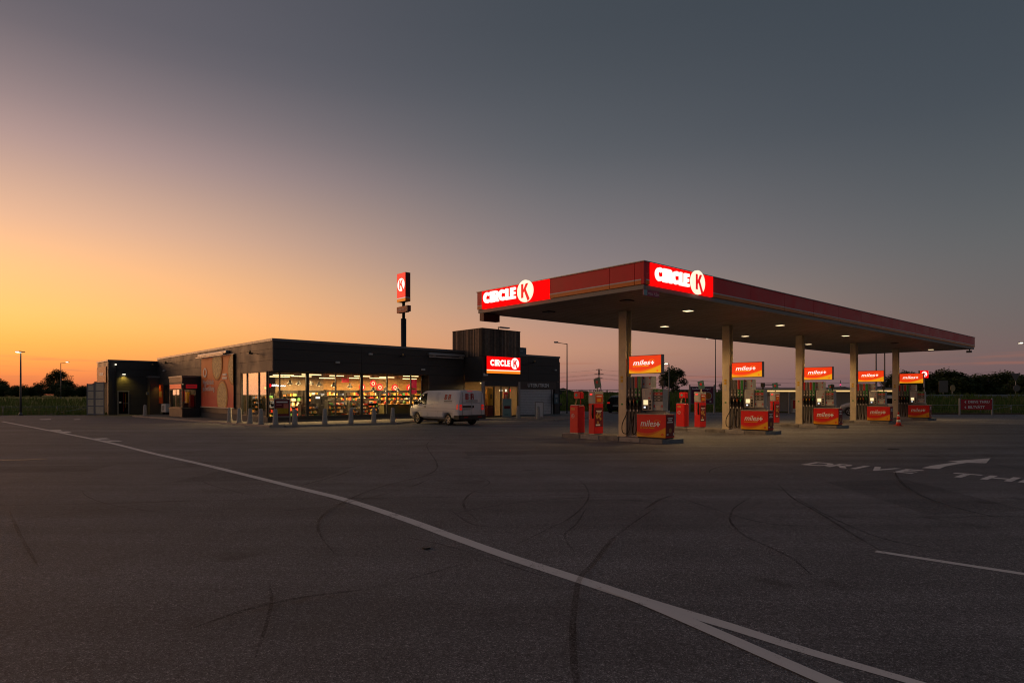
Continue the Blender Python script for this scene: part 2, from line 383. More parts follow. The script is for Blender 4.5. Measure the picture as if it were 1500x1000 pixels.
TYRE = [[(-3.02, 25.23), (-2.87, 21.14), (-1.83, 15.33), (-1.77, 13.37), (-2.14, 12.31), (-2.49, 11.17), (-2.66, 9.78), (-2.64, 8.74), (-2.49, 8.06), (-2.23, 7.38), (-1.89, 6.68)],
 [(.99, 13.96), (1.33, 12.22), (1.32, 10.86), (1.15, 9.78), (.79, 8.59), (.42, 7.82), (.04, 7.05)],
 [(2.14, 9.37), (1.27, 7.56), (.83, 6.33), (.62, 5.75), (.5, 5.01), (.43, 4.44), (.38, 3.71), (.4, 3.0)],
 [(4.16, 10.64), (3.42, 9.54), (3.02, 8.69), (2.86, 8.15), (2.78, 7.48), (2.85, 6.89), (2.88, 6.46), (2.8, 5.86)],
 [(5.02, 11.85), (4.59, 10.29), (4.37, 8.94), (4.11, 7.56), (3.95, 6.6)], [(4.64, 10.29), (4.39, 8.69), (4.33, 7.38), (4.72, 6.68)],
 [(8.5, 13.96), (7.6, 12.31), (6.88, 10.64), (6.62, 9.37), (6.66, 8.28)], [(-7.45, 9.65), (-6.02, 9.71), (-4.9, 10.03)],
 [(-3.57, 8.99), (-3.02, 9.25), (-2.55, 9.78), (-1.86, 11.42), (-1.6, 12.82)], [(-2.14, 5.55), (-1.95, 5.09), (-1.79, 4.57), (-1.62, 3.94)],
 [(-.41, 6.31), (-1.14, 5.51), (-1.7, 5.21), (-2.04, 4.93), (-2.3, 4.5)], [(-.89, 9.09), (-.53, 8.15), (-.26, 7.94)],
 [(-.37, 11.25), (-.65, 10.86), (-.76, 9.96), (-.68, 9.2), (-.45, 8.32)], [(1.12, 9.37), (.84, 8.15), (.64, 7.56), (.63, 7.05), (.67, 6.68)],
 [(1.95, 9.2), (2.33, 9.96), (2.66, 10.43)], [(.31, 5.75), (-.67, 6.89), (-1.28, 7.38)], [(-7.2, 9.0), (-5.77, 7.38), (-4.6, 6.1)],
 [(2.68, 10.29), (3.18, 8.36), (3.71, 7.94)], [(-3.88, 11.5), (-3.62, 12.82), (-3.57, 13.96)], [(8.2, 17.9), (11.0, 18.7), (14.5, 19.6)], [(-9, 31), (-4, 28.6), (2, 26.8)], [(3.2, 16.5), (5.5, 17.4), (8.5, 19.4)],
 [(5.6, 20.6), (8.5, 21.4), (14, 25.5), (22, 32.4)], [(1.2, 24.0), (4.2, 20.6), (8, 20.9)], [(8, 23.3), (11.5, 24.4), (14.5, 27.2)]]
for i, P in enumerate(TYRE):
    ribbon(P, (.038, .028, .05, .034)[i % 4], .016 + .0012 * i, 'tyre_mark', RUB, 6, True)
rt = random.Random(21)
for i in range(34):                                                               # fainter scuffs, mostly in pairs along the turning lines
    x0, y0 = rt.uniform(-9, 9), rt.uniform(5.5, 24); a0 = rt.choice((.82, -.75, 2.3)) + rt.uniform(-.5, .5); k = rt.uniform(-.28, .28); L = rt.uniform(1.5, 5)
    P = [(x0, y0)]
    for q in range(5): P.append((P[-1][0] + math.cos(a0 + k * q) * L / 5, P[-1][1] + math.sin(a0 + k * q) * L / 5))
    for off in ((0,) if i % 3 else (0, .19)):
        ribbon([(p[0] - math.sin(a0) * off, p[1] + math.cos(a0) * off) for p in P], .022, .05 + .0012 * (2 * i + (off > 0)), 'tyre_mark', RUBF, 5, True)
PATCH = M('asphalt_patch', (.045, .046, .052), .85, var=.3, scale=30); PATCH.node_tree.nodes['Principled BSDF'].inputs['Alpha'].default_value = .16
for q in ([(-6.6, 12.2), (-3.9, 12.6), (-3.7, 14.9), (-6.5, 14.6)], [(5.9, 8.9), (7.6, 9.2), (7.9, 12.6), (6.1, 12.3)], [(-1.2, 17.4), (4.6, 18.6), (4.4, 20.0), (-1.5, 18.9)], [(-12.5, 13.5), (-9.4, 13.9), (-9.6, 15.2), (-12.8, 14.8)]):
    MB().add([(x, y, .0025) for x, y in q], [(0, 1, 2, 3)]).build('asphalt_patch', PATCH, asphalt)
for i, P in enumerate(([(-24, 11.5), (-11, 9.6), (-4, 10.2), (3, 10.8)], [(-16, 16.2), (-4, 16.9), (9, 18.1)], [(10.5, 8.5), (11.5, 14), (12.6, 19.5)])):
    ribbon(P, .028, .0034 + .0003 * i, 'asphalt_seam', RUB, 8)
# a patched trench cut and drain covers
ribbon([(-13.6, 16.3), (-12.9, 16.35), (-12.3, 16.6)], .25, .006, 'tar_patch', M('tar_patch', (.02, .02, .021), .55), 3)
for x, y in ((-.95, 6.95), (11.9, 19.6)):
    d = MB(); d.disc((x, y, .005), (1, 0, 0), (0, 1, 0), ZV, .012, .16 if y > 10 else .045, 20); d.build('drain_cover', M('cast_iron', (.03, .03, .03), .5, .6), asphalt)

# ------------------------------------------------------------------ banks and fields
def bank_h(x, d):
    sm = lambda t: max(0, min(1, t)) ** 2 * (3 - 2 * max(0, min(1, t)))
    left = 1.32 * sm(d / 42); mid = 1.72 * sm(d / 5.5); right = 1.36 * sm(d / 5)
    k = sm((x + 30) / 18); a = left * (1 - k) + mid * k
    k2 = sm((x - 28) / 10); a = a * (1 - k2) + right * k2
    return a + .10 * math.sin(x * .31 + d * .2) * sm(d / 4) * math.sin(d * .7 + x * .13)
rows = [0, .6, 1.4, 2.4, 3.6, 5, 7, 10, 15, 22, 32, 45, 70, 120, 250, 600, 1600]
GX = list(range(-160, 161, 3)); vs = []; fs = []
for x in GX:
    for d in rows:
        k = 1 + (d / 90); vs.append((x * k, edge(x) + d, -.01 + bank_h(x, d)))
for i in range(len(GX) - 1):
    for j in range(len(rows) - 1): a = i * len(rows) + j; fs.append((a, a + len(rows), a + len(rows) + 1, a + 1))
def meadow_mat():
    m = bpy.data.materials.new('meadow'); m.use_nodes = True; t = NT(m.node_tree); p = m.node_tree.nodes['Principled BSDF']
    tx = t.n('ShaderNodeTexCoord'); v = tx.outputs['Object']
    mp = t.n('ShaderNodeMapping'); mp.inputs['Scale'].default_value = (.25, 1, 1); t.l(v, mp.inputs[0])
    a = t.noise(mp.outputs[0], .35, 6, .7)
    t.l(t.ramp(a, [(.25, (.05, .08, .014)), (.5, (.11, .15, .026)), (.75, (.18, .20, .045))], 'LINEAR'), p.inputs['Base Color']); p.inputs['Roughness'].default_value = .95
    p.inputs['Specular IOR Level'].default_value = .1; return m
MEAD = meadow_mat()
MB().add(vs, fs, 0, True).build('grass_bank', MEAD, kind='structure')
# grass: real blades on the near faces of the banks
gb = MB()
def blades(n, x0, x1, d0, d1, hmin, hmax):
    for _ in range(n):
        x = random.uniform(x0, x1); d = d0 + (d1 - d0) * random.random() ** 1.6; y = edge(x) + d; z = bank_h(x, d) - .02
        h = random.uniform(hmin, hmax) * (.6 + .8 * (.5 + .5 * math.sin(x * .9 + math.sin(d * .8 + x * .21) * 2))); wd = random.uniform(.025, .06); lean = random.uniform(-.3, .3) * h; ly = random.uniform(-.15, .15) * h
        gb.add([(x - wd, y, z), (x + wd, y, z), (x + wd * .6 + lean * .5, y + ly * .5, z + h * .6), (x - wd * .6 + lean * .5, y + ly * .5, z + h * .6), (x + lean, y + ly, z + h)], [(0, 1, 2, 3), (3, 2, 4)], random.randrange(3))
blades(16000, -75, -29, .1, 30, .15, .5)
blades(9000, 2, 36, .1, 8, .15, .5)
blades(9000, 36, 70, .1, 8, .15, .5)
gbo = gb.build('grass', [M('grass_dark', (.09, .14, .02), .8, var=.3, scale=1), M('grass_green', (.15, .21, .035), .8, var=.3, scale=1), M('grass_dry', (.24, .22, .07), .8, var=.3, scale=1)], kind='stuff')
gbo['label'] = 'rough meadow grass growing on the banks round the forecourt'

# ------------------------------------------------------------------ trees
LEAF = [M('leaf_dark', (.028, .05, .012), .7, var=.3, scale=1.5), M('leaf_mid', (.045, .075, .016), .7, var=.3, scale=1.5), M('leaf_light', (.075, .10, .024), .7, var=.3, scale=1.5)]
BARK = M('bark', (.06, .045, .035), .9, var=.3, scale=10)
def make_tree(rng, hgt, rad, trunk_h, leaves, lsize, shape='round'):
    root = thing('broadleaf_tree', '', 'tree', local=True)
    tr = MB(); tips = []
    tr.tube([(0, 0, -.4), (.03, .02, trunk_h * .6), (-.02, .04, trunk_h), (.05, 0, hgt * .72)], [rad * .075, rad * .06, rad * .05, rad * .015], 7)
    for k in range(9):
        a = rng.uniform(0, 6.28); z0 = trunk_h * rng.uniform(.55, 1.1); L = rad * rng.uniform(.5, .85); z1 = z0 + (hgt - z0) * rng.uniform(.3, .75)
        e = (math.cos(a) * L, math.sin(a) * L, z1); tr.tube([(0, 0, z0), (e[0] * .5, e[1] * .5, (z0 + z1) / 2 + .1), e], [rad * .035, rad * .02, rad * .008], 5)
    tr.build('trunk', BARK, root)
    cl = []
    nb = 34
    for k in range(nb):
        a = rng.uniform(0, 6.28); t = rng.uniform(-.8, 1); rr = rad * (1 - abs(t) ** 2.4) ** .5 * rng.uniform(.45, .95) if shape == 'round' else rad * rng.uniform(.2, 1) * (1 - max(0, t) * .55)
        zc = (trunk_h * .55 + hgt) / 2 + t * (hgt - trunk_h * .55) / 2 * .82
        cl.append((math.cos(a) * rr, math.sin(a) * rr, zc, rad * rng.uniform(.26, .46)))
    cr = MB()
    for k in range(leaves):
        cx, cy, cz, r = cl[rng.randrange(nb)]
        d = Vector((rng.gauss(0, 1), rng.gauss(0, 1), rng.gauss(0, .8))).normalized() * r * rng.random() ** .4
        p = Vector((cx, cy, cz)) + d; q = Matrix.Rotation(rng.uniform(0, 6.28), 3, 'Z') @ Matrix.Rotation(rng.uniform(-1.2, 1.2), 3, 'X')
        u = q @ Vector((lsize * rng.uniform(.5, 1), 0, 0)); v = q @ Vector((0, lsize * rng.uniform(.35, .7), lsize * .1))
        cr.add([tuple(p - u), tuple(p - v * .8), tuple(p + u), tuple(p + v)], [(0, 1, 2, 3)], rng.choice((0, 0, 1, 1, 2)))
    cr.build('crown', LEAF, root); return root
rng = random.Random(11)
protos = [make_tree(rng, 6.2, 2.7, 1.1, 7500, .19), make_tree(rng, 5.0, 2.6, .9, 6500, .19, 'wide'), make_tree(rng, 4.2, 2.5, .5, 6000, .19, 'wide')]
used = set()
def tree(k, x, y, sc, label, group=None, zs=1):
    o = protos[k] if k not in used else copy_tree(protos[k]); used.add(k)
    place(o, (x, y, bank_h(x / (1 + (y - edge(x)) / 90) if y > 90 else x, max(0, y - edge(x))) - .15), random.uniform(0, 6.28)); o.scale = (sc, sc, sc * zs)
    o['label'] = label
    if group: o['group'] = group
    elif 'group' in o: del o['group']
    return o
tree(0, -95.5, 132, .90, 'tall round tree standing alone above the hedge in the meadow', zs=1.0)
for i, (x, y, sc, k) in enumerate([(-90, 108, .62, 2), (-97, 118, .8, 1), (-84, 112, .72, 2), (-78, 108, .66, 2), (-118, 140, .85, 1), (-104, 128, .8, 2), (-88, 124, .8, 1), (-74, 104, .55, 2), (-80, 125, .9, 1), (-72, 112, .72, 2), (-100, 112, .6, 2), (-110, 121, .8, 2), (-66, 110, .8, 1), (-95, 104, .6, 2), (-92, 113, .7, 2), (-86, 106, .6, 2), (-82, 104, .55, 2), (-76, 115, .8, 2), (-101, 122, .8, 2), (-70, 106, .6, 2), (-88, 108, .6, 2), (-86, 110, .62, 2), (-82, 107, .5, 2), (-77, 108, .6, 2), (-75.5, 106, .52, 2), (-74, 108, .58, 2), (-73, 106, .5, 2)]):
    tree(k, x, y, sc, 'low rounded tree of the hedge line across the meadow', 'hedge trees beyond the meadow', .85)
tree(1, 20.3, 79, .72, 'bushy tree rising behind the purple billboard', zs=.95)
tree(2, 32.6, 95, .5, 'small dark treetop showing over the lit canopy of the vacuum bays', zs=.9)
for i in range(30):
    x = 47.0 + i * 1.75; y = 75 + 3.5 * math.sin(i * 1.9) + i * .25
    tree(1 + i % 2, x, y, random.uniform(.78, .95), 'dark broadleaf tree in the dense row behind the guard rail', 'trees behind the guard rail', random.uniform(.66, .84) * (1 if i % 2 else .84))
for i in range(8):
    tree(2, 45 + i * 5.2, 70 + 1.5 * math.sin(i * 2.3), .7, 'low bush at the foot of the dense tree row', 'bushes below the tree row', .8)

# ------------------------------------------------------------------ shared materials
RED = M('sign_red', (.62, .006, .022), .4, var=.10, scale=1.2, spec=.3)
REDLIT = M('sign_red_lit', (.5, .002, .003), .6, var=0, spec=0, em=(1, .002, .002), es=1.1)
WHLIT = M('sign_letter_lit', (.8, .8, .72), .4, var=0, em=(1, .98, .88), es=.92)
CREAM = M('sign_disc_lit', (.8, .76, .6), .4, var=0, em=(1, .90, .66), es=.86)
KRED = M('sign_k_red', (.55, .004, .008), .4, var=0, em=(1, .004, .008), es=.62)
ORANGE = M('sign_orange', (.62, .16, .004), .4, var=.08, scale=2)
ORLIT = M('sign_orange_lit', (.7, .2, .01), .4, var=0, em=(1, .22, .01), es=.9)
STRIPE = M('sign_pale_stripe', (.55, .53, .56), .4, var=.08)
DARKMET = M('dark_metal', (.028, .029, .033), .45, .3, var=.15)
GREYMET = M('grey_metal', (.30, .30, .31), .42, .6, var=.12)
GALV = M('galvanised_steel', (.30, .31, .32), .5, .5, var=.15)
BLACK = M('black_plastic', (.012, .012, .013), .5, var=.15)
RUBBER = M('black_rubber', (.015, .015, .016), .7, var=.1)
WHITE = M('white_paint', (.72, .72, .72), .45, var=.06)
CONC = M('concrete', (.30, .285, .27), .85, var=.22, scale=5, bump=.3)
CONCD = M('stained_concrete', (.20, .185, .17), .9, var=.35, scale=3, bump=.3)
KERBBLUE = M('kerb_end_paint', (.13, .16, .20), .8, var=.25, scale=6)
GREEN = M('green_label', (.02, .22, .04), .5, var=.06)
LAMPLIT = M('lamp_lit', (.9, .9, .8), .5, var=0, em=(1, .90, .66), es=2.4)
DOWNLIT = M('downlight_lit', (.9, .8, .6), .5, var=0, em=(1, .74, .42), es=1.5)
YEL = M('sign_yellow', (.75, .36, .01), .4, var=.06)
LETTER = M('letter_white', (.88, .88, .86), .5, var=.04)
def light(name, ty, loc, energy, color, parent, **kw):
    l = bpy.data.lights.new(name, ty); l.energy = energy; l.color = color
    for k, v in kw.items():
        if k != 'rot': setattr(l, k, v)
    o = bpy.data.objects.new(name, l); COL.objects.link(o)
    o.parent = parent; o.location = (BASE[parent.name] @ Vector(loc)) if parent.name in BASE else Vector(loc)
    o.rotation_euler = kw.get('rot', (0, 0, 0)); return o

# ------------------------------------------------------------------ fuel canopy
CO, CU, CV = Vector((3.86, 18.4, 0)), Vector((.749, .6626, 0)), Vector((-.6756, .7373, 0))
FC = lambda u, v, z: CO + CU * u + CV * v + ZV * z
CW, CLN = 7.69, 37.2
Z0, Z1, ZS = 4.95, 5.604, 4.83
canopy = thing('fuel_canopy', 'long flat fuel canopy with red fascia and two lit brand signs', 'canopy', tuple(FC(18.6, 3.85, 0)))
def soffit_mat():
    m = bpy.data.materials.new('canopy_soffit'); m.use_nodes = True; t = NT(m.node_tree); p = m.node_tree.nodes['Principled BSDF']
    tx = t.n('ShaderNodeTexCoord'); mp = t.n('ShaderNodeMapping'); mp.inputs['Rotation'].default_value = (0, 0, R(47.5)); t.l(tx.outputs['Object'], mp.inputs[0])
    wv = t.n('ShaderNodeTexWave'); wv.bands_direction = 'X'; wv.inputs['Scale'].default_value = 1.05; wv.inputs['Distortion'].default_value = .0; t.l(mp.outputs[0], wv.inputs[0])
    nz = t.noise(tx.outputs['Object'], .8, 5, .65)
    c = t.ramp(nz, [(.3, (.15, .115, .088)), (.7, (.25, .20, .155))], 'LINEAR')
    t.l(t.mix(t.mr(wv.outputs['Fac'], .0, .12, .75, 0), c, (.02, .016, .013, 1)), p.inputs['Base Color']); p.inputs['Roughness'].default_value = .55
    return m
SOF = soffit_mat()
MB(FC).box(.12, CLN - .12, .12, CW - .12, ZS, ZS + .05).build('soffit', SOF, canopy)
MB(FC).box(.10, CLN - .10, .10, CW - .10, ZS + .055, Z1 - .12).build('roof_deck', DARKMET, canopy)
TRIM = M('soffit_trim', (.22, .21, .20), .5, var=.1)
for a in ((.03, .115, .03, CW - .03), (CLN - .115, CLN - .03, .03, CW - .03), (.12, CLN - .12, .03, .115), (.12, CLN - .12, CW - .115, CW - .03)):
    MB(FC).box(*a, ZS - .02, Z0 - .012).build('soffit_trim', TRIM, canopy)
def fascia(a0, a1, side, lit):
    g = .008; a0 += g; a1 -= g
    def bx(mb, p, z0, z1, m):
        if side == 'L': mb.box(-p, .09, a0, a1, z0, z1, m)
        if side == 'R': mb.box(a0, a1, -p, .09, z0, z1, m)
        if side == 'F': mb.box(CLN - .09, CLN + p, a0, a1, z0, z1, m)
        if side == 'B': mb.box(a0, a1, CW - .09, CW + p, z0, z1, m)
    mb = MB(FC)
    if lit: bx(mb, .03, Z0, Z1, 0); return mb.build('lit_sign_panel', REDLIT, canopy)
    bx(mb, 0, Z0 + .155, Z1, 0); bx(mb, .004, Z0 + .118, Z0 + .153, 1); bx(mb, .002, Z0, Z0 + .116, 2)
    return mb.build('fascia_panel', [RED, STRIPE, ORANGE], canopy)
for a0, a1, l in ((.09, .33, 0), (.33, 1.27, 0), (1.27, 3.84, 0), (3.84, 7.38, 1), (7.38, 7.69, 0)): fascia(a0, a1, 'L', l)
cuts = [.09, .30, 3.74] + [6.32 + 2.605 * k for k in range(12)] + [37.2]
for i in range(len(cuts) - 1): fascia(cuts[i], cuts[i + 1], 'R', i == 1)
for k in range(3): fascia(.09 + k * 2.5, .09 + (k + 1) * 2.5, 'F', 0)
for k in range(14): fascia(.09 + k * 2.645, .09 + (k + 1) * 2.645, 'B', 0)
MB(FC).box(-.002, .09, -.002, .09, Z0, Z1).build('corner_post', RED, canopy)
cap = MB(FC)
for a in ((-.035, CLN + .03, -.035, .1), (-.035, CLN + .03, CW - .1, CW + .03), (-.035, .1, .105, CW - .105), (CLN - .1, CLN + .03, .105, CW - .105)): cap.box(*a, Z1 + .003, Z1 + .028)
cap.build('roof_edge_cap', GREYMET, canopy)
def brand_sign(parent, o, ax, nx, h, kr, kgap, white=WHLIT, disc=CREAM, gap=.055, d=.07, kz=.5):
    x = 0
    for ch in 'CIRCLE':
        mb = MB(); wd = glyph(mb, ch, Vector(o) + ax * x, ax, ZV, nx, h, d * h / .42); x += (wd + gap) * h
        mb.build('letter', white, parent)
    c = Vector(o) + ax * (x + kgap + kr) + ZV * h * kz
    MB().disc(c, ax, ZV, nx, d * .9, kr, 40).build('logo_disc', disc, parent)
    mb = MB(); brand_k(mb, c + nx * (d * .9 + .003), ax, ZV, nx, kr, .008); mb.build('logo_letter', KRED, parent)
    return x
nL = (-CU).normalized(); nR = (-CV).normalized()
brand_sign(canopy, FC(-.032, 7.22, 5.13), -CV, nL, .405, .385, .10)
brand_sign(canopy, FC(.49, -.032, 5.10), CU, nR, .405, .385, .10)
# columns (steel H sections), one per island
IY = CV * -1
COLM = M('column_paint', (.66, .56, .38), .5, var=.12, scale=3)
ISL = [3.81 + 7.4 * k for k in range(5)]
RZ = math.atan2(-.7373, .6756)
def FI(k):
    c = FC(ISL[k], 3.85, 0); rx, ry = Vector((math.cos(RZ), math.sin(RZ), 0)), Vector((-math.sin(RZ), math.cos(RZ), 0))
    return lambda x, y, z: c + rx * x + ry * y + ZV * z
STK = [M('sticker_yellow', (.6, .36, .02), .5, var=.05), M('sticker_pale', (.6, .55, .5), .5, var=.05), M('sticker_red', (.5, .03, .03), .5, var=.05)]
for k in range(5):
    f = FI(k); mb = MB(f)
    mb.box(.03, .37, -.17, -.135, .15, ZS + .01); mb.box(.03, .37, .135, .17, .15, ZS + .01); mb.box(.185, .215, -.134, .134, .15, ZS + .01)
    mb.box(.0, .40, -.22, .22, .152, .175)
    c = mb.build('column', COLM, canopy)
    mb = MB(f)
    for i, (zz, m) in enumerate(((2.30, 0), (2.17, 0), (2.03, 1), (1.90, 1))): mb.box(.13, .24, -.178, -.1705, zz, zz + .10, m)
    mb.box(.155, .235, -.1785, -.171, 1.32, 1.38, 2)
    mb.build('sticker', [STK[0], STK[1], GREEN], c)
# recessed downlights
for (u, v, on) in [(5.2, 1.85, 1), (12.5, 1.85, 1), (20.0, 1.9, 1), (35.0, 2.0, 1), (9.1, 5.55, 1), (16.3, 5.5, 1), (24.2, 5.6, 1), (27.5, 1.9, 0), (1.7, 5.55, 0), (31.6, 5.6, 0), (1.6, 1.85, 0)]:
    mb = MB(FC); mb.box(u - .17, u + .17, v - .17, v + .17, ZS - .035, ZS - .003, 0); h = mb.build('downlight', GREYMET if on else DARKMET, canopy)
    if on:
        MB(FC).box(u - .14, u + .14, v - .14, v + .14, ZS - .047, ZS - .038).build('lens', DOWNLIT, h)
        light('downlight_beam', 'SPOT', FC(u, v, ZS - .08), 300, (1, .60, .24), canopy, spot_size=R(150), spot_blend=.6, shadow_soft_size=.15)
# hanging items at the canopy edge
hs = thing('height_limit_sign', 'small magenta clearance sign reading max 4,2 m below the canopy corner', 'sign', tuple(FC(.1, .02, 4.6)))
MB(FC).box(.02, .80, .022, .05, 4.62, 4.80).build('plate', M('magenta_sign', (.30, .03, .10), .5), hs)
MB(FC).box(.02, .19, .012, .021, 4.63, 4.79).build('pictogram', M('sign_cyan', (.25, .42, .48), .5), hs)
MB().text('max. 4,2m', FC(.24, .019, 4.66), CU, ZV, nR, .13, .004, .004, m=0).build('lettering', M('sign_text_pink', (.72, .5, .55), .5), hs)
rb = thing('red_hanging_box', 'dark red box hanging under the far left end of the canopy', 'sign', tuple(FC(.4, 7.4, 4.5)))
MB(FC).box(.05, .85, 7.36, 7.6, 4.52, 4.80).build('box', M('dark_red', (.09, .006, .006), .5), rb)
MB(FC).box(.2, .26, 7.45, 7.5, 4.80, 4.829).box(.64, .70, 7.45, 7.5, 4.80, 4.829).build('bracket', DARKMET, rb)
cc = thing('canopy_camera', 'small grey camera under the far right canopy end', 'camera', tuple(FC(36.9, .2, 4.6)))
MB(FC).box(36.8, 36.95, .1, .4, 4.58, 4.72).box(36.85, 36.9, .2, .25, 4.72, 4.808).build('housing', GREYMET, cc)

# ------------------------------------------------------------------ pump islands
ORD = ['first', 'second', 'third', 'fourth', 'fifth']
WHERE = lambda k: ORD[k] + ' column from the lit corner'
def make_island():
    r = thing('pump_island', '', 'kerb island', local=True, group='raised concrete pump islands')
    MB().ext([(-2.42, -.46), (2.22, -.46), (2.34, -.3), (2.34, .3), (2.22, .46), (-2.42, .46), (-2.54, .3), (-2.54, -.3)], (0, 0, .0), (1, 0, 0), (0, 1, 0), ZV, .148).build('island_slab', CONCD, r)
    xs_ = [-2.45 + i * .945 for i in range(6)]
    for sy in (-1, 1):
        for i in range(5): MB().bbox(xs_[i] + .006, xs_[i + 1] - .006, sy * .462 if sy > 0 else -.62, .62 if sy > 0 else -.462, -.01, .152, .025).build('kerb_stone', CONC if i % 2 else CONCD, r)
    for sx, m in ((-1, CONC), (1, KERBBLUE)):
        xo = 2.28 if sx > 0 else 2.455
        for sy in (-1, 1):
            MB().ext([(sx * xo, sy * .615), (sx * (xo + .24), sy * .30), (sx * (xo + .09), sy * .27), (sx * xo, sy * .40)], (0, 0, -.01), (1, 0, 0), (0, 1, 0), ZV, .162).build('kerb_stone', m, r)
        MB().box(min(sx * (xo + .09), sx * (xo + .24)), max(sx * (xo + .09), sx * (xo + .24)), -.292, .292, -.01, .152).build('kerb_stone', m, r)
    return r
XA, YA, NY = Vector((1, 0, 0)), Vector((0, 1, 0)), Vector((0, -1, 0))
PUMPGREY = M('pump_grey', (.40, .40, .40), .45, var=.1, scale=5)
PUMPBEIGE = M('pump_beige', (.48, .44, .38), .45, var=.1, scale=5)
PUMPPANEL = M('pump_lower_panel', (.17, .15, .13), .5, var=.15, scale=5)
SCREEN = M('screen_lit', (.5, .4, .25), .4, var=0, em=(1, .78, .42), es=.85)
SCREEN2 = M('reader_lit', (.5, .5, .5), .4, var=0, em=(.9, .95, 1), es=.8)
REDL = M('red_label', (.50, .02, .02), .5, var=.06)
GREYL = M('grey_label', (.09, .085, .08), .5, var=.06)
PALE = M('pale_label', (.5, .46, .40), .5, var=.05)
BROWNL = M('brown_label', (.16, .12, .09), .5, var=.06)
def make_pump(var):
    r = thing('fuel_pump', '', 'fuel pump', local=True, group='fuel pumps with four hoses')
    MB().box(.385, 1.05, -.10, .30, .15, 2.37).build('cabinet', PUMPGREY, r)
    hdr = [(GREYL, BROWNL), (GREYL, BROWNL), (REDL, GREEN), (GREEN, GREEN)] if not var else [(REDL, BROWNL), (GREYL, BROWNL), (REDL, GREEN), (GREEN, GREEN)]
    noz = [(.35, .06, .02), (.5, .32, .02), (.55, .12, .01), (.02, .3, .05)] if var else [(.02, .02, .02), (.5, .42, .3), (.5, .1, .02), (.02, .32, .06)]
    for i, x in enumerate((.47, .63, .79, .95)):
        MB().box(x - .048, x + .048, -.128, -.102, 1.95, 2.36).build('grade_label', hdr[i][0], r)
        MB().box(x - .044, x + .044, -.127, -.102, 1.60, 1.945).box(x - .03, x + .03, -.131, -.127, 1.66, 1.74, 1).box(x - .02, x + .02, -.1295, -.1275, 1.83, 1.88, 1).build('grade_label', [hdr[i][1], PALE], r)
        MB().box(x - .055, x + .055, -.118, -.102, .20, 1.13).build('hose_panel', PUMPPANEL, r)
        MB().box(x - .062, x + .062, -.112, -.101, 1.14, 1.59).build('nozzle_boot', BLACK, r)
        n = MB(); n.box(x - .028, x + .028, -.25, -.113, 1.30, 1.45).tube([(x, -.20, 1.44), (x, -.24, 1.56), (x, -.15, 1.64)], [.022, .02, .014], 6)
        n.tube([(x - .0, -.20, 1.30), (x, -.22, 1.2), (x, -.20, 1.1)], [.03, .028, .024], 6)
        n.box(x - .02, x + .02, -.265, -.252, 1.40, 1.50, 1).box(x - .03, x + .03, -.235, -.18, 1.505, 1.53, 1).box(x - .022, x + .022, -.25, -.235, 1.08, 1.17, 2)
        n.build('nozzle', [BLACK, M('nozzle_cap_%d_%d' % (var, i), noz[i], .4, var=.05), PALE], r)
        rg = random.Random(i + 10 * var); sw = (-.28, .10, -.12, .18)[i] if not var else (-.02, .05, .04, .12)[i]; lo = .30 + .05 * i if i % 2 else .26
        P = [(x, -.21, 1.14), (x + sw * .15, -.23, .95), (x + sw * .7, -.26, .62), (x + sw * .8 + .03, -.25, lo + .06), (x + sw * .3 + .05, -.23, lo), (x + .075, -.20, lo + .12), (x + .082, -.16, .7), (x + .082, -.145, 1.3), (x + .082, -.14, 1.95)]
        MB().tube(catmull(P, 4), .0165, 6).build('hose', RUBBER, r)
    MB().box(.385, .41, -.15, -.102, .18, 2.36).box(1.028, 1.05, -.15, -.102, .18, 2.36).build('side_rail', GREYMET, r)
    # display head
    MB().box(1.062, 1.95, .10, .32, .15, 1.139).build('pedestal', PUMPGREY, r)
    MB().box(1.062, 1.40, -.06, .28, 1.945, 2.37).build('vapour_unit', PUMPGREY, r)
    mb = MB()
    for x in (1.10, 1.36):
        for z_ in (2.28, 2.06): mb.box(x - .025, x + .025, -.072, -.061, z_, z_ + .06)
    mb.build('red_marker', REDL, r)
    MB().box(1.08, 1.515, -.14, .26, 1.14, 1.93).build('console', PUMPBEIGE, r)
    MB().box(1.12, 1.48, -.153, -.141, 1.53, 1.90).box(1.18, 1.22, -.158, -.154, 1.6, 1.83, 1).box(1.36, 1.44, -.158, -.154, 1.57, 1.61, 2).box(1.42, 1.46, -.158, -.154, 1.72, 1.77, 2).build('display', [PUMPGREY, PALE, REDL], r)
    MB().box(1.15, 1.33, -.155, -.141, 1.34, 1.51).build('screen', SCREEN, r)
    MB().box(1.14, 1.30, -.19, -.142, 1.17, 1.30).box(1.19, 1.27, -.196, -.191, 1.22, 1.28, 1).build('card_reader', [GREYL, SCREEN2], r)
    MB().box(1.39, 1.46, -.155, -.141, 1.41, 1.5).box(1.38, 1.47, -.155, -.141, 1.29, 1.38).box(1.39, 1.46, -.155, -.141, 1.18, 1.26).build('keypad', BLACK, r)
    MB().box(1.522, 1.93, -.08, .24, 1.14, 1.91).build('price_head', PUMPGREY, r)
    for zz, m in ((1.80, GREEN), (1.69, REDL), (1.575, GREYL), (1.46, GREYL)):
        MB().box(1.54, 1.915, -.094, -.081, zz, zz + .095, 0).box(1.58, 1.63, -.099, -.095, zz + .03, zz + .06, 1).box(1.72, 1.82, -.099, -.095, zz + .03, zz + .06, 1).build('price_row', [m, PALE], r)
    MB().box(1.545, 1.59, -.09, -.081, 1.25, 1.34).box(1.87, 1.915, -.09, -.081, 1.25, 1.34).build('red_marker', REDL, r)
    MB().box(1.66, 1.83, -.09, -.081, 1.17, 1.32).build('notice', PALE, r)
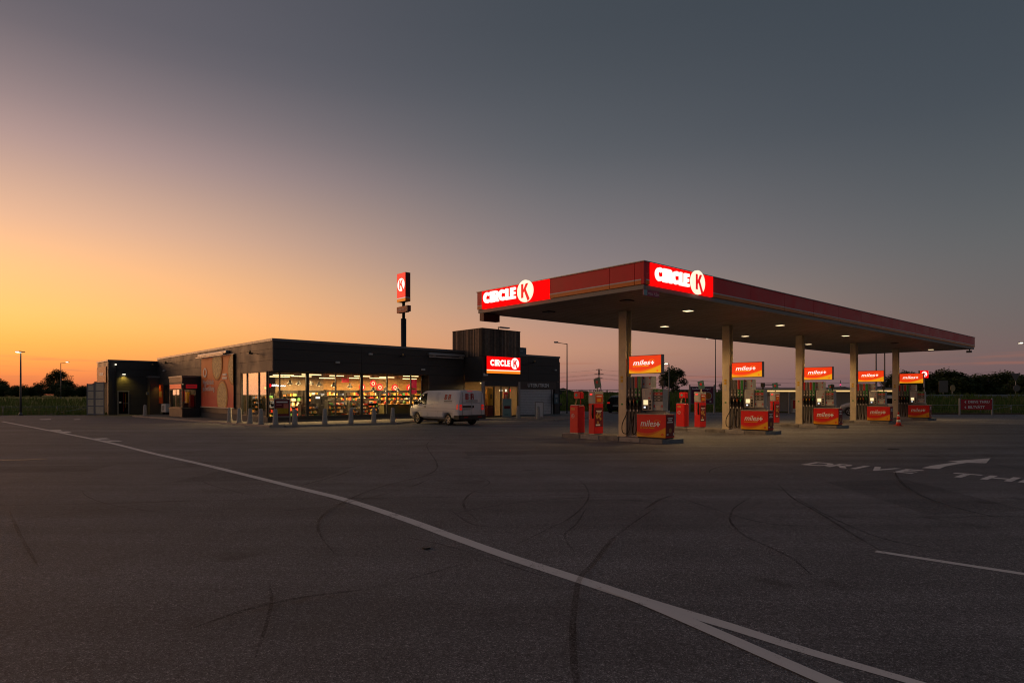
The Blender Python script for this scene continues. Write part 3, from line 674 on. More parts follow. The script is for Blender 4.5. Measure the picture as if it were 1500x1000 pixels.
    MB().tube([(1.80, .1, 1.9), (1.80, .1, 2.03)], .03, 6).box(1.73, 1.87, .04, .16, 2.03, 2.22).build('beacon', BLACK, r)
    return r
BOXRED = M('box_red', (.74, .012, .012), .4, var=.06)
BOXYEL = M('box_yellow', (.78, .36, .01), .4, var=.06)
BOXOR = M('box_orange', (.70, .15, .01), .4, var=.06)
WINE = M('poster_wine', (.16, .012, .022), .5, var=.15, scale=5)
def miles_face(parent, o, ax, nx, wd, ht, lit):
    k = lit; o = Vector(o)
    m_red, m_yel, m_or, m_let = (M('topper_red_lit', (.5, .02, .01), .4, var=.05, em=(1, .05, .006), es=.62), M('topper_yellow_lit', (.7, .35, .01), .4, var=.05, em=(1, .42, .01), es=.55), M('topper_orange_lit', (.7, .2, .01), .4, var=.05, em=(1, .17, .006), es=.55), M('topper_letter_lit', (.8, .8, .75), .4, var=0, em=(1, .95, .85), es=.75)) if lit else (BOXRED, BOXYEL, BOXOR, LETTER)
    MB().ext([(0, 0), (wd, 0), (wd, ht), (0, ht)], o, ax, ZV, nx, .006).build('print_panel', m_red, parent)
    sw = lambda a, b, c, n=14: [(wd * i / n, ht * (a + (b - a) * (i / n) - c * math.sin(math.pi * (i / n) ** .8))) for i in range(n + 1)]
    MB().ext([(wd, 0)][:0] + [(0, 0), (wd, 0)] + sw(.26, .46, .17)[::-1], o + nx * .008, ax, ZV, nx, .003).build('orange_swoosh', m_or, parent)
    MB().ext([(0, 0), (wd, 0)] + sw(.18, .44, .22)[::-1], o + nx * .013, ax, ZV, nx, .003).build('yellow_swoosh', m_yel, parent)
    q = MB(); S_ = ht * .40; q.text('miles', o + ax * wd * .12 + ZV * ht * .48 + nx * .008, ax, ZV, nx, S_, .006, .012, .25, sx=wd * .56 / (text_geo('miles', .012, .25)[2] * S_))
    cx, cy, a, t = wd * .745, ht * .585, ht * .105, ht * .034
    q.ext([(cx - a, cy - t), (cx - t, cy - t), (cx - t, cy - a), (cx + t, cy - a), (cx + t, cy - t), (cx + a, cy - t), (cx + a, cy + t), (cx + t, cy + t), (cx + t, cy + a), (cx - t, cy + a), (cx - t, cy + t), (cx - a, cy + t)], o + nx * .008, ax, ZV, nx, .006)
    q.build('lettering', m_let, parent)
    q = MB(); rs_ = random.Random(4); x_ = .12                                     # tagline too small to read: three words of short strokes
    for nl in (3, 8, 8):
        for k in range(nl):
            h_ = ht * rs_.choice((.05, .05, .075)); q.ext([(0, 0), (wd * .017, 0), (wd * .017, h_), (0, h_)], o + ax * wd * x_ + ZV * ht * .38 + nx * .008, ax, ZV, nx, .005); x_ += .0245
        x_ += .02
    q.ring(o + ax * wd * .72 + ZV * ht * .60 + nx * .008, ax, ZV, nx, .005, ht * .155, ht * .172, R(35), R(150), 10, sx=1.3); q.build('small_print', m_yel, parent, kind='stuff')
    MB().ring(o + ax * wd * .9 + ZV * ht * .13 + nx * .018, ax, ZV, nx, .004, ht * .025, ht * .055, 0, R(360), 14).build('emblem', m_red if not lit else m_red, parent)
def make_box():
    r = thing('promotion_box', '', 'display box', local=True, group='red promotion boxes on the islands')
    MB().box(1.07, 2.29, -.44, .08, .20, 1.0).build('body', BOXRED, r)
    MB().box(1.09, 2.27, -.42, .06, .15, .199).build('plinth', BLACK, r)
    MB().bbox(1.06, 2.30, -.45, .09, 1.001, 1.035, .012).build('lid', M('box_lid', (.32, .28, .24), .5), r)
    miles_face(r, (1.075, -.441, .205), XA, NY, 1.21, .79, False)
    MB().box(2.2905, 2.297, -.42, .06, .24, .97).build('poster', WINE, r)
    q = MB()
    for zz, a0, a1 in ((.86, -.34, -.04), (.79, -.30, -.08), (.72, -.36, -.02), (.30, -.40, -.30)): q.box(2.2975, 2.301, a0, a1, zz, zz + .035)
    q.disc((2.2975, -.18, .45), (0, 1, 0), ZV, XA, .004, .085, 18, 1); q.box(2.2975, 2.301, .0, .04, .28, .36)
    q.build('poster_print', [LETTER, M('poster_burger', (.45, .22, .06), .6, var=.4, scale=25)], r); return r
def make_topper():
    r = thing('topper_sign', '', 'sign', local=True, group='lit signs hung from the canopy columns')
    MB().box(.376, .44, -.05, .05, 2.52, 3.10, 0).build('bracket', M('bracket_white', (.55, .52, .46), .5), r)
    MB().box(.442, 1.86, -.075, .075, 2.47, 3.14).build('housing', M('topper_frame', (.10, .12, .15), .45, .3), r)
    MB().box(1.862, 1.875, -.078, .078, 2.468, 3.142).build('end_cap', M('topper_end', (.13, .16, .20), .45, .3), r)
    miles_face(r, (.455, -.076, 2.49), XA, NY, 1.39, .63, True); return r
def make_bin():
    r = thing('service_bin', '', 'bin', local=True, group='red windscreen wash bins')
    MB().bbox(-2.28, -1.82, -.36, .06, .20, 1.27, .03).build('body', BOXRED, r)
    MB().box(-2.26, -1.84, -.34, .04, .15, .199).build('foot', GREYMET, r)
    MB().box(-2.25, -1.85, -.33, .03, 1.271, 1.30).build('rim', GREYMET, r)
    MB().tube([(-2.16, -.1, 1.29), (-2.16, -.1, 1.56)], .018, 6).build('post', BOXRED, r); MB().tube([(-1.92, -.1, 1.29), (-1.92, -.1, 1.56)], .018, 6).build('post', BOXRED, r)
    MB().bbox(-2.21, -1.84, -.20, .02, 1.55, 1.82, .03).build('towel_box', BOXRED, r)
    MB().disc((-2.06, -.2005, 1.69), XA, ZV, NY, .004, .06, 16).build('sticker', M('sticker_cyan', (.12, .40, .36), .5), r)
    MB().add([(-2.10, -.16, 1.54), (-2.03, -.14, 1.54), (-2.06, -.22, 1.30), (-2.11, -.24, 1.16), (-2.17, -.23, 1.18), (-2.13, -.2, 1.36)], [(0, 1, 2, 5), (5, 2, 3, 4), (0, 5, 2, 1), (5, 4, 3, 2)]).build('paper_towel', M('paper', (.72, .62, .42), .8), r)
    MB().box(-2.2, -2.0, -.366, -.3605, 1.09, 1.18).build('sticker', M('sticker_orange', (.65, .22, .05), .5), r)
    q = MB(); q.ring((-2.1, -.3605, .86), XA, ZV, NY, .005, .068, .085, 0, R(360), 18).disc((-2.1, -.3605, .85), XA, ZV, NY, .004, .028, 10); q.box(-2.115, -2.085, -.365, -.3606, .87, .915)
    q.build('emblem', M('emblem_pale', (.72, .5, .5), .5), r); return r
def make_terminal():
    r = thing('service_terminal', '', 'terminal', local=True, group='red air and payment terminals')
    MB().box(-1.26, -1.01, -.33, .15, .15, .20).build('foot', GREYMET, r)
    MB().bbox(-1.28, -.99, -.36, .18, .20, 1.36, .012).build('body', BOXRED, r)
    MB().bbox(-1.285, -.985, -.365, .185, 1.365, 1.83, .012).build('head', PUMPGREY, r)
    MB().box(-1.21, -1.09, -.372, -.366, 1.69, 1.75).build('red_display', M('led_red', (.5, .02, .02), .4, var=0, em=(1, .04, .03), es=.9), r)
    MB().box(-1.24, -1.06, -.371, -.366, 1.44, 1.62).build('keypad', PALE, r)
    MB().box(-.984, -.977, -.30, .14, 1.38, 1.72).build('poster', M('poster_orange', (.55, .07, .015), .5, var=.25, scale=9), r)
    MB().box(-.976, -.973, -.2, .02, 1.44, 1.55, 0).box(-.976, -.973, -.24, .06, 1.62, 1.66, 1).build('poster_print', [YEL, LETTER], r)
    MB().box(-.989, -.983, -.32, .14, .46, 1.2).build('poster', WINE, r)
    q = MB(); rr = random.Random(3)
    for _ in range(12):
        a, b = rr.uniform(-.26, .06), rr.uniform(.62, .95); q.disc((-.982, a, b), YA, ZV, XA, .003 + .0005 * _, rr.uniform(.03, .06), 10)
    q.box(-.982, -.979, -.26, .08, 1.06, 1.09, 1).box(-.982, -.979, -.2, .02, 1.0, 1.03, 1).box(-.982, -.979, -.28, -.02, .50, .56, 1)
    q.build('poster_print', [M('poster_food', (.55, .30, .08), .6, var=.4, scale=30), LETTER], r)
    MB().box(-1.10, -1.03, -.375, -.361, .78, 1.32).tube([(-1.07, -.39, 1.3), (-1.08, -.40, .95), (-1.05, -.39, .8)], .02, 6).build('hose', BLACK, r)
    q = MB()
    for i in range(6): q.box(-1.245, -1.2, -.3655, -.361, .75 + i * .09, .81 + i * .09)
    q.build('side_lettering', M('letter_pink', (.55, .2, .22), .5), r)
    q = MB(); q.tube([(-1.15, .02, 1.83), (-1.15, .02, 1.98)], .03, 6); q.build('sign_post', PALE, r)
    c = Matrix.Rotation(R(-12), 4, 'Y')
    q = MB(lambda x, y, z: Vector((-1.15, .02, 2.16)) + (c @ Vector((x, y, z)))); q.box(-.15, .15, -.02, .02, -.19, .19, 0).disc((0, -.021, .03), (1, 0, 0), (0, 0, 1), (0, -1, 0), .005, .06, 14, 1)
    q.build('sign_plate', [M('sign_teal', (.035, .11, .13), .5), REDL], r); return r
isl0 = make_island(); pump0, pump1 = make_pump(0), make_pump(1); box0 = make_box(); top0 = make_topper(); bin0 = make_bin(); ter0 = make_terminal()
usedp = set()
def put(proto, k, label):
    o = proto if proto.name not in usedp else copy_tree(proto); usedp.add(proto.name)
    c = FC(ISL[k], 3.85, 0); place(o, tuple(c), RZ); o['label'] = label; return o
for k in range(5):
    put(isl0, k, 'concrete island with bluish painted end at the ' + WHERE(k))
    put(pump0 if k < 2 else pump1, k, 'four-hose fuel pump standing at the ' + WHERE(k))
    put(box0, k, 'red and yellow miles+ box at the ' + WHERE(k))
    put(top0, k, 'lit orange miles+ sign hung on the ' + WHERE(k))
    if k < 4:
        put(bin0, k, 'red windscreen wash bin with towel dispenser near the ' + WHERE(k))
        put(ter0, k, 'red terminal with food posters near the ' + WHERE(k))

# ------------------------------------------------------------------ shop building
BO, BU, BV = Vector((-13.5, 35.4, 0)), Vector((.713, .701, 0)), Vector((-.669, .743, 0))
FB = lambda u, v, z: BO + BU * u + BV * v + ZV * z
nBL, nBR = (-BU).normalized(), (-BV).normalized()
PANEL = M('facade_panel', (.050, .047, .049), .55, .0, var=.10, scale=1.2)
PANELB = M('lintel_panel', (.095, .075, .07), .5, .1, var=.08, scale=1.5)
CORE = M('wall_core', (.02, .02, .02), .8, var=.1)
FRAME = M('window_frame', (.05, .055, .062), .4, .4, var=.1)
CAPM = M('roof_cap', (.14, .15, .17), .4, .5, var=.12)
PLINTH = M('plinth_concrete', (.12, .115, .11), .85, var=.2, scale=4)
shop = thing('shop_building', 'long dark panelled shop with corner glazing, timber entrance tower and flat roof', 'building', tuple(FB(12, 12, 0)))
# pavement round the shop
PV = [(-29.4, 48.9), (-28.6, 48.1), (-12.55, 32.85), (-11.9, 32.9), (-6.7, 36.3), (-6.2, 39.0), (-1.6, 42.0), (2.7, 41.0), (6.3, 47.6), (5.6, 53.5), (-6, 60), (-28, 60)]
pave = MB().ext(PV, (0, 0, -.02), (1, 0, 0), (0, 1, 0), ZV, .12).build('pavement', M('pavement_slabs', (.15, .145, .14), .85, var=.2, scale=2.5, bump=.2), kind='structure')
KERB = M('kerb_concrete', (.34, .31, .285), .85, var=.18, scale=3, bump=.3)
def kerb_run(A, B, L=1.0):
    A, B = Vector((*A, 0)), Vector((*B, 0)); n = max(1, round((B - A).length / L)); t = (B - A) / n; q = t.normalized(); nn = Vector((q.y, -q.x, 0))
    for i in range(n):
        a = A + t * i + q * .006; b = A + t * (i + 1) - q * .006
        MB().ext([(0, 0), ((b - a).length, 0), ((b - a).length, .14), (0, .14)], a - nn * .004 + ZV * -.01, q, nn, ZV, .117).build('kerb_stone', KERB, pave)
for i in range(len(PV) - 4): kerb_run(PV[i], PV[i + 1])

# roof mass, walls
MB(FB).box(.07, 24.5, .07, 26, 3.46, 4.74).build('roof', M('roof_felt', (.03, .03, .032), .9), shop)
MB(FB).box(.07, 10.95, .07, .74, 3.052, 3.455).box(.07, .5, .745, 5.2, 3.052, 3.455).build('overhang_soffit', CORE, shop)
cp = MB(FB); cp.box(-.04, 14.06, -.04, .12, 4.745, 4.89).box(17.92, 24.56, -.04, .12, 4.745, 4.89).box(-.04, .12, .125, 26.05, 4.745, 4.89).box(24.4, 24.56, .125, 26.05, 4.745, 4.89)
cp.build('roof_edge_cap', CAPM, shop)
wl = MB(FB); wl.box(.07, .25, 5.2, 26, .1, 3.455).box(11.0, 14.1, .07, .3, .1, 3.455).box(10.95, 11.0, .07, .9, .1, 3.05).box(17.9, 24.5, .3, .5, .1, 3.455).box(24.3, 24.5, .5, 26, .1, 3.455).box(.25, 24.3, 25.8, 26, .1, 3.455)
wl.build('wall', CORE, shop)
def panel(u0, u1, v0, v1, z0, z1, mat=PANEL, par=None): return MB(FB).box(u0, u1, v0, v1, z0, z1).build('facade_panel', mat, par or shop)
G = .007
ROWS = [(3.05, 3.67), (3.67, 4.31), (4.31, 4.742)]
VJ = [.0, 5.2, 9.4, 13.6, 16.9, 21.6, 26]
for i in range(6):
    for a, b in ROWS: panel(.0, .064, VJ[i] + G + (.02 if i == 0 else 0), VJ[i + 1] - G, a + G, b - G)
    if i:
        for a, b in ((.45, 1.1), (1.1, 1.75), (1.75, 2.4), (2.4, 3.05)): panel(.0, .064, VJ[i] + G, VJ[i + 1] - G, a + G, b - G)
MB(FB).box(.02, .068, 5.2, 26, .1, .44).build('plinth', PLINTH, shop)
UJ = [.0, 5.7, 10.95, 14.08]
for i in range(3):
    for a, b in ROWS: panel(UJ[i] + G + (.068 if i == 0 else 0), UJ[i + 1] - G, .0, .064, a + G, b - G)
MB(FB).box(.004, .066, .002, .066, 3.052, 4.742).build('corner_trim', M('corner_trim', (.14, .12, .115), .45, .3), shop)
for a, b in ((.12, .9), (.9, 1.6), (1.6, 2.35), (2.35, 3.05)): panel(10.95 + G, 14.08, .0, .064, a + G, b - G)
for u0, u1 in ((17.9, 20.8), (20.8, 24.5)):
    for a, b in ((2.78, 3.4), (3.4, 4.05), (4.05, 4.742)): panel(u0 + G, u1 - G, .24 - .24, .064, a + G, b - G)
MB(FB).box(17.9, 24.5, .07, .295, 2.78, 3.455).build('wall', CORE, shop)
panel(24.06, 24.5, .0, .064, .1, 2.77)
MB(FB).box(24.06, 24.5, .066, .3, .1, 2.77).build('wall', CORE, shop)
# glazing
GL = glass('shop_glass', (.95, .95, .94, 1), 1.1)
def glaze(cuts, axis, plane, z0, z1, thick, par=shop):
    for a, b in zip(cuts, cuts[1:]):
        mb = MB(FB)
        if axis == 'u': mb.box(a + .03, b - .03, plane + .02, plane + .032, z0 + .05, z1 - .05)
        else: mb.box(plane + .02, plane + .032, a + .03, b - .03, z0 + .05, z1 - .05)
        wdw = mb.build('window', GL, par)
        fr_ = MB(FB)
        if axis == 'u': fr_.box(a + .031, b - .031, plane, plane + .06, z0, z0 + .05).box(a + .031, b - .031, plane, plane + .06, z1 - .05, z1)
        else: fr_.box(plane, plane + .06, a + .031, b - .031, z0, z0 + .05).box(plane, plane + .06, a + .031, b - .031, z1 - .05, z1)
        fr_.build('frame', FRAME, wdw)
    for c in cuts:
        t = thick.get(c, .03); mb = MB(FB)
        if axis == 'u': mb.box(c - t, c + t, plane - .03, plane + .09, z0, z1)
        else: mb.box(plane - .03, plane + .09, c - t, c + t, z0, z1)
        mb.build('mullion', FRAME, par)
glaze([.10, .75, 2.46, 4.33, 6.15, 8.07, 9.98, 10.9], 'u', .80, .40, 3.05, {2.46: .09, 6.15: .085, .10: .03})
glaze([.95, 2.2, 4.15, 5.12], 'v', .04, .42, 3.05, {})
MB(FB).box(.02, 10.95, .79, .98, .1, .398).build('plinth', M('plinth_dark', (.05, .05, .052), .6), shop)
MB(FB).box(.03, .2, .99, 5.19, .1, .418).build('plinth', PLINTH, shop)
MB(FB).box(-.03, 10.9, .62, .785, .1, .22).build('step', PLINTH, shop)
# floor, ceiling and rooms inside
MB(FB).box(.25, 17.8, 1.0, 13, .1, .16).box(14.2, 17.8, -1.9, .99, .1, .158).build('shop_floor', M('shop_floor', (.20, .15, .10), .35, var=.15, scale=2), shop)
CEIL = M('shop_ceiling', (.10, .10, .105), .8, var=.1)
MB(FB).box(.5, 17.8, .76, 13, 3.40, 3.45).build('shop_ceiling', CEIL, shop)
PINE = M('pine_panelling', (.50, .29, .10), .5, var=.22, scale=4)
DARKWALL = M('inner_wall_dark', (.22, .16, .10), .7, var=.15)
for k in range(16):
    MB(FB).box(6.4, 17.6, 7.5, 7.56, .16 + k * .2 + .004, .16 + (k + 1) * .2 - .004).build('wall_board', PINE, shop)
MB(FB).box(.3, 6.39, 9.7, 9.8, .16, 3.4).box(6.3, 6.39, 7.57, 9.69, .16, 3.4).box(2.8, 6.29, 6.6, 6.7, .16, 3.4).box(6.4, 17.69, 7.57, 7.7, .16, 3.4).box(17.7, 17.88, -1.9, 7.7, .16, 3.4).build('inner_wall', DARKWALL, shop)
# tower
tower = MB(FB).box(14.16, 17.82, -1.97, 1.35, 4.40, 6.28).box(14.16, 17.82, -1.97, .06, 2.66, 4.39).build('entrance_tower', CORE, shop)
WOOD = [M('weathered_plank_%d' % i, c, .85, var=.35, scale=5, bump=.4, bscale=30) for i, c in enumerate(((.15, .11, .085), (.08, .062, .052), (.25, .18, .13), (.12, .10, .088), (.05, .042, .038)))]
rw = random.Random(5)
n = 26
for i in range(n):
    a = 14.1 + 3.78 * i / n; p = rw.uniform(0, .012)
    MB(FB).box(a + .006, a + 3.78 / n - .006, -2.03 - p, -1.975, 4.40, 6.33 + rw.uniform(-.004, .004)).build('plank', rw.choice(WOOD), tower)
n = 24
for i in range(n):
    a = -1.97 + 3.37 * i / n; p = rw.uniform(0, .012)
    MB(FB).box(14.1 - p, 14.155, a + .006, a + 3.37 / n - .006, 4.40, 6.33 + rw.uniform(-.004, .004)).build('plank', rw.choice(WOOD), tower)
MB(FB).box(14.07, 17.9, -2.06, 1.42, 6.335, 6.37).build('tower_cap', DARKMET, tower)
for i in range(4):
    a, b = 14.1 + .945 * i, 14.1 + .945 * (i + 1)
    MB(FB).box(a + G, b - G, -2.03, -1.975, 2.66, 3.2).build('facade_panel', PANEL, tower)
MB(FB).box(14.11, 17.87, -2.02, -1.976, 3.21, 4.385).build('facade_panel', PANEL, tower)
MB(FB).box(14.1, 14.155, -1.965, -.01, 2.66, 4.385).build('facade_panel', PANEL, tower)
sg = thing('entrance_sign', 'lit red brand sign with orange stripe on the timber entrance tower', 'sign', tuple(FB(16, -2.1, 3.2)))
MB(FB).box(14.42, 17.74, -2.17, -2.035, 3.22, 4.40).build('cabinet', DARKMET, sg)
MB(FB).box(14.42, 17.74, -2.18, -2.172, 3.47, 4.40).build('red_panel', REDLIT, sg)
MB(FB).box(14.42, 17.74, -2.18, -2.172, 3.40, 3.468).build('pale_stripe', CREAM, sg)
MB(FB).box(14.42, 17.74, -2.18, -2.172, 3.22, 3.398).build('orange_stripe', ORLIT, sg)
brand_sign(sg, FB(14.74, -2.184, 3.74), BU, nBR, .45, .41, .06, disc=WHLIT, d=.012)
# entrance: side glass, doors
GL2 = glass('door_glass', (.85, .86, .85, 1), 1.1)
for a, b in ((-1.95, -.05),):
    w_ = MB(FB).box(14.12, 14.132, a, b, .25, 2.6).build('window', GL2, shop)
    MB(FB).box(14.1, 14.16, a - .07, a, .12, 2.65).box(14.1, 14.16, b, b + .05, .12, 2.65).box(14.1, 14.16, a, b, .12, .245).box(14.1, 14.16, a, b, 2.605, 2.65).build('frame', FRAME, w_)
MB(FB).box(14.08, 14.32, -2.05, -1.97, .12, 2.64).build('door_post', GREYMET, shop)
MB(FB).box(17.68, 17.88, -2.05, -1.97, .12, 2.64).build('door_post', GREYMET, shop)
MB(FB).box(14.33, 17.67, -2.03, -1.98, 2.32, 2.655).build('door_header', FRAME, shop)
for a, b in ((14.33, 15.25), (15.25, 15.95), (15.95, 16.75), (16.75, 17.67)):
    d_ = MB(FB).box(a + .06, b - .06, -2.0, -1.99, .22, 2.27).build('glass_door', GL2, shop)
    MB(FB).box(a + .01, a + .06, -2.02, -1.97, .13, 2.31).box(b - .06, b - .01, -2.02, -1.97, .13, 2.31).box(a + .06, b - .06, -2.02, -1.97, .13, .215).box(a + .06, b - .06, -2.02, -1.97, 2.275, 2.31).build('frame', BLACK, d_)
# outdoor shop shutter
lint = MB(FB).box(18.0, 24.05, -.01, .06, 2.16, 2.77).build('lintel', PANELB, shop)
MB().text('UTEBUTIKEN', FB(21.9, -.016, 2.33), BU, ZV, nBR, .40, .02, .014, align='C', sx=1.08).build('lettering', M('letter_grey', (.85, .83, .83), .5), lint)
for k in range(16): MB(FB).box(18.3, 23.55, .085, .125 , .12 + k * .127 + .003, .12 + (k + 1) * .127 - .012).build('shutter_slat', M('shutter_metal', (.56, .58, .62), .45, .15, var=.1), shop)
MB(FB).box(18.2, 23.6, .13, .16, .1, 2.16).build('shutter_back', M('shutter_back', (.16, .17, .19), .6), shop)
MB(FB).box(23.57, 23.72, .02, .14, .1, 2.15).build('shutter_rail', GREYMET, shop); MB(FB).box(23.73, 24.05, .07, .29, .1, 2.15).build('wall', CORE, shop)
MB(FB).box(23.9, 24.0, -.02, .069, .1, 2.15).build('shutter_post', PANELB, shop)
# banner with pizzas on the long facade
bn = thing('pizza_banner', 'large orange and red banner with pizzas stretched on the long facade', 'banner', tuple(FB(-.1, 9.5, .8)))
def banner_mat():
    m = bpy.data.materials.new('banner_cloth'); m.use_nodes = True; t = NT(m.node_tree); p = m.node_tree.nodes['Principled BSDF']
    tx = t.n('ShaderNodeTexCoord'); sp_ = t.n('ShaderNodeSeparateXYZ'); t.l(tx.outputs['Object'], sp_.inputs[0])
    k = t.mr(t.m('ADD', sp_.outputs[2], t.m('MULTIPLY', t.noise(tx.outputs['Object'], .5, 2), .8)), .9, 2.7)
    t.l(t.mix(k, (.62, .022, .016, 1), (.92, .26, .04, 1)), p.inputs['Base Color']); p.inputs['Roughness'].default_value = .6; return m
# cloth with soft vertical ripples
mb = MB(FB); NV, NZ = 40, 10; v0, v1, z0, z1 = 6.15, 12.95, .88, 4.27
vs = [(-.10 + .012 * math.sin(i * .9) * (1 - j / NZ * .6), v1 + (v0 - v1) * i / NV, z0 + (z1 - z0) * j / NZ) for i in range(NV + 1) for j in range(NZ + 1)]
mb.add(vs, [(i * (NZ + 1) + j, (i + 1) * (NZ + 1) + j, (i + 1) * (NZ + 1) + j + 1, i * (NZ + 1) + j + 1) for i in range(NV) for j in range(NZ)], 0, True).build('cloth', banner_mat(), bn)
mb = MB(FB); mb.box(-.13, -.06, v0 - .1, v1 + .1, z0 - .07, z0 - .003).box(-.13, -.06, v0 - .1, v1 + .1, z1 + .003, z1 + .05).build('batten', M('batten_pale', (.55, .47, .42), .5), bn)
for vv in (v0 + .3, (v0 + v1) / 2, v1 - .3): MB(FB).box(-.06, -.001, vv - .03, vv + .03, z0 - .06, z0 - .02).box(-.06, -.001, vv - .03, vv + .03, z1 + .01, z1 + .045).build('bracket', DARKMET, bn)
def pizza(cv, cz, r, cut=None):
    C = FB(-.125, cv, cz); ax = -BV
    pts = [(math.cos(a) * r, math.sin(a) * r) for a in [2 * math.pi * k / 36 for k in range(36)]]
    def clip(P):
        out = [(min(max(x, -(v1 - cv)), cv - v0), min(max(y, z0 - cz), z1 - cz)) for x, y in P]; o2 = []
        for p in out:
            if not o2 or (abs(p[0] - o2[-1][0]) + abs(p[1] - o2[-1][1])) > 1e-4: o2.append(p)
        return o2
    MB().ext(clip([(x * 1.1, y * 1.1) for x, y in pts]), C, ax, ZV, nBL, .004).build('pizza_print', M('pizza_plate', (.55, .17, .03), .6, var=.3, scale=8), bn)
    MB().ext(clip(pts), C + nBL * .007, ax, ZV, nBL, .004).build('pizza_print', M('pizza_crust', (.85, .45, .10), .6, var=.4, scale=12), bn)
    MB().ext(clip([(x * .9, y * .9) for x, y in pts]), C + nBL * .014, ax, ZV, nBL, .004).build('pizza_print', M('pizza_cheese', (.88, .52, .22), .6, var=.55, scale=7), bn)
pizza(9.35, 3.75, 1.0); pizza(8.3, 1.55, 1.02); pizza(6.15, 3.35, .95)
mb = MB()
mb.text('Nygräddade', FB(-.13, 12.5, 2.42), -BV, ZV, nBL, .5, .006, .014, sx=1.0); mb.text('på beställning.', FB(-.13, 12.5, 1.98), -BV, ZV, nBL, .5, .006, .014, sx=.95)
mb.ring(FB(-.13, 12.0, 3.25), -BV, ZV, nBL, .006, .22, .34, 0, R(360), 18, sx=1.2); mb.box(0, 0, 0, 0, 0, 0); mb.build('lettering', M('banner_letter', (.82, .76, .72), .5), bn)
mb = MB(FB)
for zz, a, b in ((2.95, 7.4, 8.2), (2.72, 7.35, 8.25), (2.2, 7.7, 7.95)): mb.box(-.135, -.13, a, b, zz, zz + .15)
mb.build('small_print', M('banner_letter', (.7, .6, .5)), bn)
# awning boxes
def awning(axis, a0, a1, z0_, label):
    o = thing('awning', label, 'awning', tuple(FB(0, (a0 + a1) / 2, z0_) if axis == 'v' else FB((a0 + a1) / 2, 0, z0_)))
    mb = MB(FB); m2 = MB(FB)
    if axis == 'v':
        mb.bbox(-.24, -.003, a0, a1, z0_, z0_ + .16, .04); m2.box(-.40, -.34, a0 + .1, a1 - .1, z0_ - .13, z0_ - .06).box(-.34, -.1, a0 + .4, a0 + .46, z0_ - .1, z0_ - .003).box(-.34, -.1, a1 - .46, a1 - .4, z0_ - .1, z0_ - .003)
    else:
        mb.bbox(a0, a1, -.24, -.003, z0_, z0_ + .16, .04); m2.box(a0 - .1, a1 - .25, -.40, -.34, z0_ - .17, z0_ - .09).box(a0 + .4, a0 + .46, -.34, -.1, z0_ - .14, z0_ - .003).box(a1 - .46, a1 - .4, -.34, -.1, z0_ - .14, z0_ - .003)
    mb.build('housing', M('awning_grey', (.30, .31, .33), .4, .5), o); m2.build('front_bar', M('awning_bar', (.36, .33, .32), .4, .4), o)
awning('u', 10.8, 14.0, 4.42, 'grey awning housing on the blank wall beside the timber tower')
awning('v', 7.2, 13.4, 4.42, 'pale awning housing above the pizza banner')
# wall fittings
def flood(axis, a, z_, label, kind):
    f = (lambda x, y, z: FB(-y, a + x, z_ + z)) if axis == 'v' else (lambda x, y, z: FB(a + x, -y, z_ + z))
    o = thing('wall_lamp', label, 'lamp', tuple(f(0, 0, 0)))
    if kind: MB(f).tube([(0, .001, 0), (0, .45, .02)], .025, 6).box(-.16, .16, .36, .60, -.05, .03).build('arm', DARKMET, o); MB(f).lathe([(.06, .03), (.07, .12), (.03, .16)], (0, .48, 0), 8).build('sensor', M('sensor_amber', (.5, .3, .1), .4), o)
    else: MB(f).bbox(-.13, .13, .001, .16, -.06, .05, .02).build('housing', M('lamp_housing_pale', (.5, .5, .5), .4), o)
for a, z_, wd in ((2.2, 4.12, 'long facade between the corner and the banner'), (21.2, 4.25, 'long facade above the drive-through booth'), (25.5, 4.2, 'long facade next to the annex')): flood('v', a, z_, 'black lamp on an arm on the ' + wd, 1)
flood('v', 23.4, 3.72, 'small pale lamp on the long facade above the narrow window', 0)
for a, z_, wd in ((6.3, 4.28, 'above the third shop window'), (4.0, 3.67, 'above the second shop window'), (10.4, 3.42, 'above the last shop window'), (23.9, 3.75, 'high on the wall above the shutter')): flood('u', a, z_, 'small pale camera lamp ' + wd, 0)
flood('u', 8.5, 4.22, 'black lamp on an arm above the shop windows', 1); flood('u', 21.0, 4.25, 'black lamp on an arm above the shutter lintel', 1)
cm = thing('security_camera', 'white security camera below the corner of the entrance sign', 'camera', tuple(FB(14.3, -2.1, 3.1)))
MB(FB).box(14.2, 14.3, -2.45, -2.06, 3.02, 3.13).build('housing', WHITE, cm); MB(FB).box(14.22, 14.27, -2.15, -2.032, 3.135, 3.2).build('bracket', WHITE, cm)
tl = thing('tower_floodlight', 'grey floodlight clamped on top of the timber tower', 'lamp', tuple(FB(16, -2, 6.37)))
MB(FB).tube([(15.75, -1.9, 6.37), (15.75, -2.0, 6.5)], .03, 6).build('stem', DARKMET, tl); MB(FB).bbox(15.6, 16.6, -2.3, -2.0, 6.47, 6.55, .03).build('head', GREYMET, tl)
rs = thing('roof_sign', 'blue sign board standing on the roof beside the timber tower', 'sign', tuple(FB(21, 1.5, 4.75)))
MB(FB).box(18.4, 22.0, 1.5, 1.6, 4.95, 5.58).build('board', M('sign_blue_grey', (.075, .12, .17), .5, var=.12, scale=1.5), rs); MB(FB).box(18.6, 18.7, 1.52, 1.58, 4.745, 4.949).box(21.7, 21.8, 1.52, 1.58, 4.745, 4.949).build('leg', DARKMET, rs)
MB(FB).box(20.3, 20.5, 1.485, 1.499, 5.2, 5.36, 0).box(20.65, 21.6, 1.485, 1.499, 5.24, 5.31, 1).build('print', [REDL, M('print_pale', (.3, .33, .36), .5)], rs)
